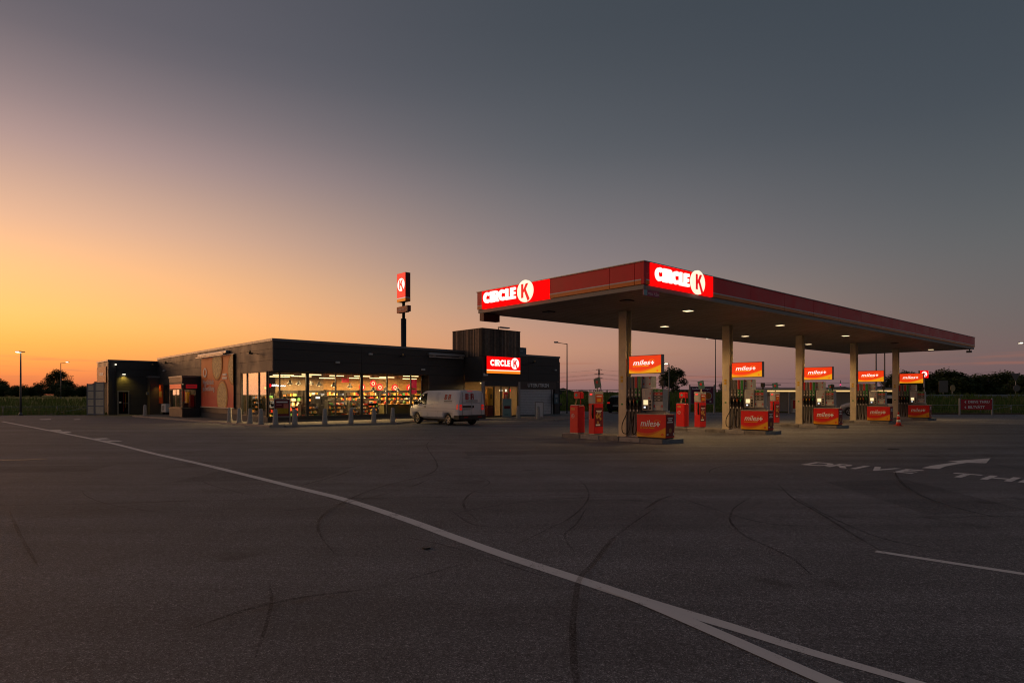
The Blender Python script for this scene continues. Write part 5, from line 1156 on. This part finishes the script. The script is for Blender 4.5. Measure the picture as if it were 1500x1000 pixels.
for sy in (1, -1):
    side_panel(van, VAN, [(2.03, 1.14), (2.8, 1.14), (3.1, 1.2), (2.66, 1.66), (2.38, 1.78), (2.03, 1.81)], sy, 'side_window', CARGL)
    side_panel(van, VAN, [(1.93, .42), (1.945, .42), (1.945, 1.84), (1.93, 1.84)], sy, 'door_seam', SEAM)
    for z_ in (.78, .92): side_panel(van, VAN, [(-.9, z_), (1.0, z_), (2.9, z_), (2.9, z_ + .014), (1.0, z_ + .014), (-.9, z_ + .014)], sy, 'body_crease', M('crease', (.40, .39, .40), .4, var=0))
    side_panel(van, VAN, [(.55, .42), (.562, .42), (.562, 1.8), (.55, 1.8)], sy, 'door_seam', SEAM)
    side_panel(van, VAN, [(2.05, .99), (2.25, .99), (2.25, 1.045), (2.05, 1.045)], sy, 'door_handle', BLACK, .02, .016)
    m_ = MB(); m_.bbox(2.85, 3.0, sy * .95 if sy > 0 else -1.17, 1.17 if sy > 0 else -.95, 1.12, 1.34, .03); m_.build('mirror', BLACK, van)
    side_panel(van, VAN, [(-.93, .88), (-.80, .90), (-.82, 1.16), (-.93, 1.18)], sy, 'side_reflector', TAILL)
    side_panel(van, VAN, [(3.62, .78), (3.82, .78), (3.8, .92), (3.6, 1.0)], sy, 'headlight', M('headlight', (.6, .6, .6), .2, var=0))
    m_ = MB(); m_.box(-1.0, -.992, sy * .70 if sy > 0 else -.86, .86 if sy > 0 else -.70, .86, 1.16); m_.box(-1.003, -1.0005, sy * .72 if sy > 0 else -.84, .84 if sy > 0 else -.72, .98, 1.03, 1); m_.build('tail_light', [TAILL, WHITE], van)
    m_ = MB(); m_.box(-1.0, -.992, sy * .67 if sy > 0 else -.69, .69 if sy > 0 else -.67, .55, 1.84); m_.build('door_seam', SEAM, van)
MB().box(-1.10, -.985, -.90, .90, .34, .58).box(-1.06, -.60, .90, .965, .34, .56).box(-1.06, -.60, -.965, -.90, .34, .56).build('rear_bumper', BUMP, van)
MB().box(-1.108, -1.101, .35, .62, .44, .50).box(-1.108, -1.101, -.62, -.35, .44, .50).build('reflector', M('reflector_red', (.35, .01, .01), .3, var=0), van)
MB().box(-1.002, -.992, .04, .64, 1.00, 1.10).build('door_recess', BLACK, van); MB().box(-1.0, -.992, .10, .60, .86, .98).build('number_plate', M('plate_grey', (.5, .5, .46), .5, var=.25, scale=40), van)
MB().box(-1.012, -.992, -.14, -.04, .98, 1.10).build('door_handle', BLACK, van); MB().box(-.999, -.992, -.006, .006, .55, 1.84).build('door_seam', SEAM, van)
MB().box(-.985, -.955, -.05, .30, 1.872, 1.905).build('brake_lamp', TAILL, van)
MB().box(-.997, -.992, -.62, .62, 1.22, 1.235).build('door_crease', SEAM, van)
NB = Vector((-1, 0, 0))
def block_logo(o, ax, bx, nx, h):
    q = MB(); W_ = h * .72; t = h * .27
    E_ = lambda x0, x1, z0, z1: q.ext([(x0, z0), (x1, z0), (x1, z1), (x0, z1)], o, ax, bx, nx, .005)
    E_(0, t, 0, h); E_(t, W_ - t * .9, 0, h * .25); E_(t, W_ - t * .9, h * .40, h * .60); E_(t, W_ - t * .9, h * .76, h); E_(W_ - t * .9, W_, .04 * h, h * .47); E_(W_ - t * .9, W_ * .97, h * .53, h * .97)
    x = W_ + h * .42
    E_(x, x + t, 0, h); E_(x + t, x + W_ - t * .9, h * .38, h * .58); E_(x + t, x + W_ - t * .9, h * .78, h); E_(x + W_ - t * .9, x + W_, 0, h * .45); E_(x + W_ - t * .9, x + W_ * .97, h * .45, h * .97)
    q.build('logo', REDINK, van)
    q = MB(); [q.ext([(W_ + h * .17, z), (W_ + h * .25, z), (W_ + h * .25, z + h * .08), (W_ + h * .17, z + h * .08)], o, ax, bx, nx, .005) for z in (h * .22, h * .46, h * .7)]; q.build('logo_dots', DARKINK, van)
block_logo(Vector((-.992, .46, 1.44)), Vector((0, -1, 0)), ZV, NB, .32)
MB().box(-.998, -.992, -.42, .44, 1.36, 1.40).box(-.998, -.992, -.42, .44, 1.30, 1.318).build('logo_line', DARKINK, van)
yl = half_w(VAN, .3, 1.55); tl_ = (half_w(VAN, .3, 1.7) - half_w(VAN, .3, 1.4)) / .3; up = Vector((0, tl_, 1)).normalized(); nn = Vector((0, 1, -tl_)).normalized()
block_logo(Vector((.36, half_w(VAN, .3, 1.42) + .006, 1.42)), Vector((-1, 0, 0)), (up + Vector((-.18, 0, 0))), nn, .30)
side_panel(van, VAN, [(.36, 1.32), (-.38, 1.32), (-.38, 1.36), (.36, 1.36)], 1, 'logo_line', DARKINK); side_panel(van, VAN, [(.36, 1.26), (-.38, 1.26), (-.38, 1.28), (.36, 1.28)], 1, 'logo_line', DARKINK)
MB().tube([(-.7, -.5, .31), (-1.0, -.5, .3)], .03, 8).build('exhaust', DARKMET, van)
vf = Vector((-.682, .731, 0)); vl = Vector((-.731, -.682, 0))
place(van, (-2.91, 35.63, 0), math.atan2(vf.y, vf.x))

SUV = [(-.85, .40, 1.10, .82, .70), (-.80, .34, 1.45, .86, .66), (-.5, .28, 1.60, .90, .66), (.4, .26, 1.66, .91, .68), (1.2, .26, 1.64, .91, .68), (1.6, .26, 1.52, .91, .68), (1.95, .26, 1.28, .90, .74), (2.3, .26, 1.08, .89, .80), (2.9, .28, 1.00, .86, .76), (3.25, .32, .86, .80, .70), (3.36, .40, .68, .72, .62)]
def suv(label, paint, loc, rz, nm):
    c = vehicle('parked_car', label, SUV, (0, 2.62), .34, paint)
    for sy in (1, -1):
        side_panel(c, SUV, [(-.45, 1.02), (.32, 1.02), (.32, 1.45), (-.30, 1.42)], sy, 'side_window', CARGL); side_panel(c, SUV, [(.38, 1.02), (1.1, 1.02), (1.1, 1.46), (.38, 1.47)], sy, 'side_window', CARGL); side_panel(c, SUV, [(1.16, 1.02), (1.95, 1.02), (1.7, 1.3), (1.4, 1.44), (1.16, 1.46)], sy, 'side_window', CARGL)
        MB().box(-.86, -.83, sy * .55 if sy > 0 else -.80, .80 if sy > 0 else -.55, .88, 1.02).build('tail_light', TAILL, c)
        MB().box(1.75, 1.88, sy * .88 if sy > 0 else -1.02, 1.02 if sy > 0 else -.88, 1.0, 1.14).build('mirror', BLACK, c)
        side_panel(c, SUV, [(2.95, .72), (3.2, .70), (3.15, .82), (2.95, .88)], sy, 'headlight', MATS['headlight'])
    MB().add([(-.80, -.6, 1.08), (-.80, .6, 1.08), (-.72, .56, 1.48), (-.72, -.56, 1.48)], [(0, 3, 2, 1)]).build('rear_window', CARGL, c)
    MB().box(-.875, -.852, -.26, .26, .62, .74).build('number_plate', MATS['plate_grey'], c); return place(c, loc, rz)
suv('dark parked car seen behind the first island bins', M('car_dark', (.025, .027, .03), .25, .3, var=.05), (10.0, 59.0, 0), R(62), 0)
suv('pale parked car seen behind the fourth fuel pump', M('car_pale', (.5, .5, .5), .25, .1, var=.05), (29.9, 50.0, 0), R(148), 1)

# ------------------------------------------------------------------ street furniture
BOLL = M('bollard_concrete', (.40, .385, .37), .85, var=.2, scale=8, bump=.4)
def bollard(x, y, label, first=[None], z=.1):
    if first[0] is None:
        o = thing('bollard', '', 'bollard', local=True, group='concrete bollards round the shop'); first[0] = o
        MB().lathe([(.155, 0), (.15, .06), (.10, .78), (.085, .83), (.05, .85)], (0, 0, 0), 18).build('shaft', BOLL, o)
    else: o = copy_tree(first[0])
    place(o, (x, y, z), random.uniform(0, 3)); o['label'] = label
for (x, y), l in zip([(-27.4, 46.9), (-16.43, 36.55), (-15.46, 35.62), (-14.45, 34.66), (-13.55, 33.9), (-12.45, 33.05), (-11.6, 33.55), (-10.3, 34.55), (-9.05, 35.3), (-7.92, 36.0), (-6.95, 36.6), (.41, 42.2), (1.75, 41.75)],
    ['tapered bollard standing alone at the far kerb end by the annex', 'tapered bollard under the banner edge, first of the corner kerb row', 'tapered bollard second in the corner kerb row from the banner', 'tapered bollard third in the corner kerb row from the banner', 'tapered bollard fourth in the corner kerb row from the banner', 'tapered bollard on the kerb corner beside the framed poster stand', 'tapered bollard in front of the second shop window', 'tapered bollard in front of the third shop window', 'tapered bollard in front of the fourth shop window', 'tapered bollard in front of the fifth shop window', 'tapered bollard nearest the front of the white van', 'tapered bollard between the entrance and the shutter', 'tapered bollard in front of the white board by the shutter']):
    bollard(x, y, l)
def aframe(loc, rz, wd, ht, face, label, accents, legs=True):
    o = thing('poster_stand', label, 'sign', local=True)
    z0 = .42 if legs else .06
    MB().box(-wd / 2, -wd / 2 + .05, -.03, .03, 0, ht).box(wd / 2 - .05, wd / 2, -.03, .03, 0, ht).box(-wd / 2 + .051, wd / 2 - .051, -.03, .03, ht - .05, ht).box(-wd / 2 + .051, wd / 2 - .051, -.03, .03, z0 - .05, z0).box(-wd / 2 - .02, -wd / 2 + .04, -.25, .35, -.0, .035).box(wd / 2 - .04, wd / 2 + .02, -.25, .35, 0, .035).build('frame', GREYMET, o)
    MB().box(-wd / 2 + .052, wd / 2 - .052, -.02, .02, z0 + .001, ht - .051).build('poster', face, o)
    for i, (a, b, c, d, m) in enumerate(accents): MB().box(a, b, -.024 - .001 * i, -.0205 - .0005 * i, c, d).build('poster_print', m, o)
    place(o, loc, rz); return o
aframe((-12.72, 34.75, .1), R(8), .88, 1.38, WINE, 'steel poster stand with wine red food poster by the corner windows', [(-.30, .30, 1.16, 1.24, LETTER), (-.3, -.02, 1.02, 1.07, M('letter_pink', (.5, .2, .2))), (-.32, .34, .55, .86, M('poster_mustard', (.42, .28, .01), .6, var=.3, scale=14)), (.08, .34, .86, 1.10, M('poster_badge', (.6, .18, .12), .5))])
aframe((-.36, 44.0, .1), R(12), .66, 1.35, M('poster_mint', (.20, .34, .33), .5), 'mint green poster stand with dark red car print before the entrance doors', [(-.2, .24, .62, .82, M('poster_maroon', (.14, .01, .015), .5)), (-.2, .1, .18, .26, M('poster_mint_dark', (.10, .2, .2)))], False)
aframe((1.9, 43.9, .1), R(14), .62, 1.1, WHITE, 'plain white board standing before the roller shutter', [], False)

LP = M('lamp_post_steel', (.13, .13, .135), .5, .5, var=.1)
def lamp_post(x, y, h, label, arm=0, z=0, r=.06, lit=True):
    o = thing('street_lamp', label, 'street lamp', (x, y, z))
    MB().tube([(x, y, z), (x, y, z + h * .35), (x, y, z + h)], [r * 1.25, r, r * .7], 8).build('pole', LP, o)
    MB().lathe([(r * 2, 0), (r * 2, .05), (r * 1.3, .25)], (x, y, z), 10).build('foot', LP, o)
    if arm:
        MB().tube([(x, y, z + h - .05), (x + arm, y - .1, z + h + abs(arm) * .08)], .03, 6).build('arm', LP, o)
        hx = x + arm
    else: hx = x; MB().box(x - .34, x + .34, y - .05, y + .05, z + h, z + h + .06).build('crossbar', LP, o)
    zt = z + h + abs(arm) * .08
    MB().bbox(hx - .28, hx + .10, y - .22, y + .02, zt + .0, zt + .10, .02).build('head', LP, o)
    if lit: MB().box(hx - .24, hx + .02, y - .25, y - .225, zt + .0, zt + .06).box(hx - .24, hx + .06, y - .20, y, zt - .03, zt - .002).build('lens', WHITE if lit == 'off' else LAMPLIT, o)
lamp_post(-40.6, 51.9, 5.2, 'straight lit lamp post at the meadow edge', 0, 0, .07)
lamp_post(-62.5, 87, 4.9, 'lit lamp post with side arm in front of the lone round tree', 1.1, 1.2)
lamp_post(4.95, 56.5, 6.3, 'tall lamp post with side arm behind the shutter wall', -.9, 0, .06, 'off')
lamp_post(14.4, 57.6, 4.5, 'short lit lamp post standing behind the first fuel pump', -.2)
lamp_post(23.0, 71, 6.3, 'tall lit lamp post rising behind the purple billboard', -.8, 1.7)
lamp_post(42.9, 74, 8.5, 'tall pole rising behind the canopy between third and fourth column', -.6, 1.3, .08, False); lamp_post(44.2, 74.5, 8.6, 'tall pole rising behind the canopy next to the fifth column', .6, 1.3, .08, False)
lamp_post(50.0, 60, 5.2, 'lit lamp post arm reaching over the guard rail', -1.4, 1.3)

# pylon sign
PX, PY = -10.7, 62.0
py = thing('pylon_sign', 'tall brand pylon sign with K disc rising behind the shop roof', 'sign', (PX, PY, 0))
fx = Vector((.80, .60, 0)).normalized(); fy = Vector((-.6, .8, 0)); FP = lambda a, b, z: Vector((PX, PY, 0)) + Vector((.669, -.743, 0)) * a + Vector((.743, .669, 0)) * b + ZV * z
pax = Vector((.669, -.743, 0)); pnx = -Vector((.743, .669, 0))
MB(FP).tube([(0, 0, 0), (0, 0, 9.2)], .27, 14).build('lower_pole', DARKMET, py); MB(FP).tube([(0, 0, 9.2), (0, 0, 10.9)], .15, 12).build('upper_pole', DARKMET, py)
MB(FP).box(-.78, .78, -.28, .28, 10.85, 13.66).build('cabinet', M('pylon_side_red', (.12, .005, .015), .45), py)
REDP = M('pylon_red_lit', (.5, .01, .01), .4, var=0, em=(1, .012, .01), es=.85)
MB(FP).box(-.76, .76, -.292, -.2805, 11.25, 13.64).build('red_face', REDP, py); MB(FP).box(-.76, .76, -.292, -.2805, 11.16, 11.245).build('pale_stripe', M('pylon_pale', (.6, .55, .5), .5, var=0, em=(1, .9, .8), es=.35), py); MB(FP).box(-.76, .76, -.292, -.2805, 10.87, 11.155).build('orange_stripe', M('pylon_orange', (.6, .2, .01), .5, var=0, em=(1, .25, .01), es=.45), py)
MB(FP).box(.7805, .79, -.28, .28, 11.16, 11.25, 0).box(.7805, .79, -.28, .28, 10.87, 11.155, 1).build('side_stripe', [STRIPE, ORANGE], py)
c_ = FP(0, -.2925, 12.52); MB().disc(c_, pax, ZV, pnx, .012, .64, 32, sx=1.0).build('logo_disc', M('pylon_disc', (.8, .75, .6), .4, var=0, em=(1, .95, .80), es=.95), py)
q = MB(); brand_k(q, c_ + pnx * .014, pax, ZV, pnx, .70, .01); q.build('logo_letter', KRED, py)
MB(FP).box(-.95, .72, -.2, .2, 9.8, 10.4).build('lower_cabinet', M('pylon_lower', (.50, .10, .04), .5), py)
MB().text('DRIVE THRU', FP(-.1, -.206, 10.03), pax, ZV, pnx, .20, .008, .004, align='C').build('lettering', LETTER, py); MB(FP).box(.73, 1.0, -.2, .2, 9.85, 10.42).build('side_cabinet', M('pylon_side_red', (.12, .005, .015)), py)

# transmission tower and lines
TX_, TY_ = 97, 700
tt = thing('transmission_tower', 'steel lattice power pylon far behind the first island', 'pylon', (TX_, TY_, 0))
mb = MB(); LAT = [(2.9, 0), (2.1, 8), (1.4, 16), (.9, 22), (.6, 30)]
for (a, z0), (b, z1) in zip(LAT, LAT[1:]):
    for sx, sy in ((1, 1), (1, -1), (-1, -1), (-1, 1)):
        mb.tube([(TX_ + sx * a, TY_ + sy * a, z0), (TX_ + sx * b, TY_ + sy * b, z1)], .22, 5)
        mb.tube([(TX_ + sx * a, TY_ + sy * a, z0), (TX_ - sy * b if sx * sy > 0 else TX_ + sy * b, TY_ + sx * b if sx * sy > 0 else TY_ - sx * b, z1)], .12, 4)
for z, L in ((20, 4.5), (24.5, 5.5), (29.5, 3.5)):
    mb.tube([(TX_ - L, TY_, z), (TX_, TY_, z + 1), (TX_ + L, TY_, z)], .2, 5); mb.tube([(TX_ - L, TY_, z), (TX_ + L, TY_, z)], .15, 4)
mb.build('lattice', M('tower_steel', (.10, .09, .09), .7), tt)
for i, (z, dx) in enumerate(((20, -4.5), (20, 4.5), (24.5, -5.5), (24.5, 5.5), (29.5, 0))):
    A = Vector((TX_ + dx, TY_, z)); Bl = A + Vector((-420, 60, -2)); Br = A + Vector((420, -40, -3))
    P = [A + (Bl - A) * t - ZV * 36 * t * (1 - t) for t in [k / 14 for k in range(15)]]; Q = [A + (Br - A) * t - ZV * 36 * t * (1 - t) for t in [k / 14 for k in range(15)]]
    tag(MB().tube(P[::-1] + Q[1:], .07, 4).build('power_line', M('cable', (.06, .055, .055), .7, var=0)), 'thin sagging power line strung from the lattice pylon', 'cable', 'power lines')
ms = thing('radio_mast', 'thin radio mast with red beacon beyond the vacuum bays', 'mast', (52.3, 100, 1.5))
MB().tube([(52.3, 100, 1.3), (52.3, 100, 4.0)], .05, 5).build('pole', LP, ms); MB().lathe([(.06, 0), (.12, .08), (.06, .2)], (52.3, 100, 3.2), 8).build('beacon', M('beacon_lit', (.6, .02, .1), .4, var=0, em=(1, .05, .2), es=1.2), ms)

# distant elevated road: barrier, posts and rail
br = thing('road_barrier', 'long grey road barrier with handrail on the embankment behind the forecourt', 'barrier', (20, 92, 1.7))
for i in range(22):
    x = 2 + i * 3.2; MB().bbox(x + .01, x + 3.19, 92, 92.35, 1.45, 2.05, .05).build('barrier_block', M('barrier_concrete', (.20, .19, .185), .8, var=.2, scale=1), br)
mb = MB(); mb.tube([(2, 92.2, 2.42), (72, 92.2, 2.42)], .045, 6)
for i in range(36): mb.tube([(2 + i * 2, 92.2, 2.05), (2 + i * 2, 92.2, 2.42)], .03, 5)
mb.build('handrail', GALV, br)
hz = [(-60, 900, 60, 12), (60, 1100, 120, 16), (300, 1200, 160, 14), (-420, 1000, 200, 16), (620, 1100, 220, 18), (150, 600, 40, 5)]
mb = MB()
for k, (x, y, wd, h) in enumerate(hz):
    P = [(x - wd + 2 * wd * i / 24, h * math.sin(math.pi * i / 24) * (.8 + .2 * math.sin(i * 1.7 + k))) for i in range(25)]
    mb.ext([(a, b) for a, b in P], (0, y, -1), (1, 0, 0), ZV, (0, 1, 0), 40)
hl = mb.build('hills', M('far_woodland', (.04, .05, .045), .95, var=.2, scale=.02), kind='structure')

# billboard
bb = thing('billboard', 'purple food billboard on pale posts behind the second island', 'billboard', (17.5, 57.9, 0))
MB().box(16.32, 16.44, 57.86, 57.98, 0, 2.62).build('post', GALV, bb); MB().box(18.60, 18.72, 57.86, 57.98, 0, 2.62).build('post', GALV, bb)
MB().box(16.45, 18.59, 57.88, 57.96, .85, 2.48).build('frame', GALV, bb); MB().box(16.52, 18.52, 57.86, 57.879, .92, 2.40).build('poster', M('poster_purple', (.14, .016, .06), .5, var=.2), bb)
q = MB(); [MB().box(16.62 + k * .085, 16.68 + k * .085, 57.852, 57.858, 2.18, 2.18 + (.16 if k in (0, 4, 7) else .11)).build('letter_stroke', LETTER, bb) for k in range(8)]; q.text('hela dagen!', (17.40, 57.858, 2.18), XA, ZV, NY, .21, .006, .006, .2, sx=.95).build('lettering', LETTER, bb)
q = MB(); q.disc((18.05, 57.858, 1.6), XA, ZV, NY, .005, .38, 24).build('poster_print', M('poster_plate', (.5, .45, .4), .5), bb); MB().disc((18.05, 57.851, 1.6), XA, ZV, NY, .005, .31, 24).build('poster_print', M('poster_soup', (.50, .16, .02), .5, var=.4, scale=6), bb)
MB().disc((16.95, 57.858, 1.45), XA, ZV, NY, .005, .2, 18).build('poster_print', M('poster_food', (.5, .3, .1)), bb); MB().ring((18.28, 57.855, 1.08), XA, ZV, NY, .006, .04, .085, 0, R(360), 14).build('emblem', LETTER, bb)

# vacuum bays: steel frame with lit strip, pale wall panels
vb = thing('vacuum_bays', 'steel framed vacuum bays with long lit strip and pale wall panels', 'shelter', (28.5, 58.6, 0))
for x in (21.6, 25.4, 29.2, 33.0, 35.6): MB().box(x - .07, x + .07, 57.5, 57.64, 0, 2.3).build('post', GALV, vb)
MB().box(21.5, 35.7, 57.46, 57.68, 2.08, 2.28).build('beam', PALE, vb); MB().box(21.5, 35.7, 57.43, 57.458, 1.98, 2.10).build('light_strip', M('strip_lit', (.9, .6, .3), .5, var=0, em=(1, .62, .24), es=.85), vb)
MB().box(21.4, 35.8, 57.4, 60.6, 2.285, 2.33).build('roof_sheet', GREYMET, vb)
for x in (23, 27, 31, 34.6): MB().tube([(x, 57.5, 2.33), (x, 57.5, 2.62), (x + 1.6, 57.5, 2.62)], .05, 6).build('boom', DARKMET, vb)
for i in range(7): MB().box(21.6 + i * 2.0 + .01, 23.6 + i * 2.0 - .01, 60.2, 60.28, .1, 2.05).build('wall_panel', M('bay_panel', (.46, .46, .47), .5, var=.08), vb)
for x in (23.4, 30.0, 34.6): MB().disc((x, 60.198, 1.42), XA, ZV, NY, .01, .22, 20).build('emblem', M('bay_emblem', (.6, .02, .02), .4, var=0), vb); MB().ring((x, 60.186, 1.42), XA, ZV, NY, .006, .05, .10, 0, R(360), 12).build('emblem_mark', LETTER, vb)
MB().box(24.3, 25.1, 59.4, 60.0, 0, 1.6).build('vacuum_cabinet', WHITE, vb); MB().box(26.6, 27.4, 59.5, 60.0, 0, 1.3).build('vacuum_cabinet', WHITE, vb); MB().box(26.62, 27.38, 59.47, 59.498, .4, 1.2).build('cabinet_panel', REDL, vb)

def cone(x, y, z, label, first=[None]):
    if first[0] is None:
        o = thing('traffic_cone', '', 'traffic cone', local=True); first[0] = o
        MB().bbox(-.19, .19, -.19, .19, 0, .035, .02).build('base', M('cone_base', (.35, .03, .02), .6), o)
        bands = [(.035, .20, 0), (.20, .34, 1), (.34, .50, 0), (.50, .62, 1), (.62, .76, 0)]; rr = lambda z: .145 - .155 * (z / .76) * .78
        for a, b, k in bands: MB().lathe([(rr(a), a + .001), (rr(b), b)], (0, 0, 0), 16).build('band', [M('cone_orange', (.62, .035, .02), .5, var=.08), M('cone_white', (.7, .7, .68), .4, var=.06)][k], o)
    else: o = copy_tree(first[0])
    place(o, (x, y, z), .3); o['label'] = label
c4 = FC(ISL[3], 3.85, 0) + Vector((.6756, -.7373, 0)) * 2.35 - CU * .0
cone(21.2, 34.45, .0, 'red and white traffic cone at the end of the fourth island'); cone(26.0, 57.0, 0, 'red and white traffic cone in front of the vacuum bays')

# direction sign
ds = thing('direction_sign', 'red two-line direction sign DRIVE THRU and BILTVÄTT on grey posts', 'sign', (38.5, 52.1, 0))
for x in (37.14, 39.84): MB().box(x - .05, x + .05, 52.06, 52.16, 0, 1.42).build('post', GALV, ds)
for z0_, t in ((.90, 'DRIVE THRU'), (.46, 'BILTVÄTT')):
    MB().box(37.2, 39.78, 52.05, 52.09, z0_, z0_ + .42).build('sign_board', M('sign_dark_red', (.46, .015, .03), .5, var=.08), ds)
    q = MB(); q.text(t, (37.78, 52.048, z0_ + .12), XA, ZV, NY, .29, .006, .018, sx=1.1); q.ext([(0, .10), (.12, 0), (.16, .04), (.085, .10), (.16, .16), (.12, .20)], (37.48, 52.048, z0_ + .10), XA, ZV, NY, .006); q.build('lettering', LETTER, ds)

# small lit sign on a pole, backs of road signs
ks = thing('pole_sign', 'small lit red sign with white disc on a thin pole beyond the fifth island', 'sign', (31.5, 48, 0))
MB().tube([(31.5, 48, 0), (31.5, 48, 3.0)], .05, 8).build('pole', GALV, ks); MB().box(31.12, 31.76, 47.9, 48.1, 2.98, 3.56).build('cabinet', DARKMET, ks); MB().box(31.13, 31.75, 47.885, 47.899, 2.99, 3.55).build('red_face', REDLIT, ks)
MB().disc((31.44, 47.884, 3.27), XA, ZV, NY, .006, .21, 20).build('logo_disc', WHLIT, ks); q = MB(); brand_k(q, (31.44, 47.876, 3.27), XA, ZV, NY, .2, .004); q.build('logo_letter', KRED, ks)
SB = M('sign_back_grey', (.13, .125, .12), .5, .3, var=.1)
s1 = thing('road_sign', 'square road sign seen from behind on two posts above the guard rail', 'sign', (42.6, 62, 1.3)); MB().box(42.15, 43.05, 62, 62.03, 1.95, 3.1).build('plate', SB, s1); MB().tube([(42.6, 62.06, 1.2), (42.6, 62.06, 3.1)], .035, 6).build('post', GALV, s1)
s2 = thing('road_sign', 'round yellowish road sign on a post above the guard rail', 'sign', (43.5, 62, 1.3)); MB().disc((43.5, 62, 2.35), XA, ZV, NY, .03, .32, 20, sx=.8).build('plate', M('sign_tan', (.35, .27, .14), .5), s2); MB().tube([(43.5, 62.05, 1.2), (43.5, 62.05, 2.6)], .035, 6).build('post', GALV, s2)
s3 = thing('yield_sign', 'triangular yield sign with round plate below seen from behind', 'sign', (49.7, 62, 1.3)); MB().ext([(-.48, .8), (.48, .8), (0, 0)], (49.7, 62, 3.0), XA, ZV, NY, .03).build('triangle_plate', SB, s3); MB().disc((49.8, 62, 2.35), XA, ZV, NY, .03, .34, 20).build('round_plate', SB, s3); MB().tube([(49.75, 62.04, 1.2), (49.75, 62.04, 3.7)], .035, 6).build('post', GALV, s3)
# guard rail on the bank, wire fences
gr_ = thing('guard_rail', 'galvanised guard rail running along the top of the bank', 'guard rail', (45, 59.5, 1.3))
for i in range(22):
    x = 33 + i * 2; MB().box(x, x + .1, 59.6, 59.7, 1.0, 1.72).build('post', GALV, gr_)
    MB().ext([(0, 1.42), (.05, 1.47), (0, 1.53), (0, 1.60), (.05, 1.66), (0, 1.72), (-.02, 1.72), (.03, 1.66), (-.02, 1.60), (-.02, 1.53), (.03, 1.47), (-.02, 1.42)], (x + .005, 59.55, 0), (0, -1, 0), ZV, XA, 1.99).build('rail', GALV, gr_)
def fence(pts, h, rail, label, braces=()):
    o = thing('wire_fence', label, 'fence', (*pts[0], 0))
    for a in pts: MB().tube([(*a, -.1), (*a, h)], .028, 6).build('post', GALV, o)
    mb = MB(); mb.tube([(*a, h - .04) for a in pts], .02, 5)
    for z in rail: mb.tube([(*a, z) for a in pts], .005, 4)
    mb.build('wire', GALV, o)
    for i, j in braces: MB().tube([(*pts[i], h - .1), ((pts[i][0] + pts[j][0]) / 2, (pts[i][1] + pts[j][1]) / 2, 0)], .02, 5).build('brace', GALV, o)
fence([(x, edge(x) + .35) for x in (34.6, 36.8, 40.8, 43.4, 47.2, 51)], .82, (.2, .4, .6), 'low pipe fence with wires behind the direction sign', ((0, 2), (3, 1)))
fence([(x, edge(x) + .25) for x in (-60, -56, -51.5, -47, -42.5, -38.2, -35.6)], .75, (.2, .4, .6), 'low wire fence at the foot of the meadow', ((6, 4),))
tag(MB().bbox(36.3, 44, edge(40) - .15, edge(40) + .05, 0, .12, .02).build('timber_edge', M('timber', (.14, .10, .07), .9, var=.3)), 'low brown timber edging below the pipe fence', 'edging')
# litter at the first island
for (x, y, c, l) in ((2.0, 22.3, (.5, .45, .45), 'crumpled pale wrapper lying by the first island kerb'), (9.7, 23.6, (.5, .45, .3), 'tiny pale paper scrap between the first two islands'), (-3.1, 41.6, (.6, .6, .6), 'pale paper scrap on the ground by the entrance')):
    rg = random.Random(x); P = [(x + rg.uniform(-.09, .09), y + rg.uniform(-.06, .06), .02 + rg.uniform(-.015, .035)) for _ in range(6)]
    tag(MB().add(P, [(0, 1, 2), (1, 3, 2), (2, 3, 4), (3, 5, 4), (0, 2, 4)]).build('litter', M('litter_%d' % int(y), c, .7)), l, 'litter')
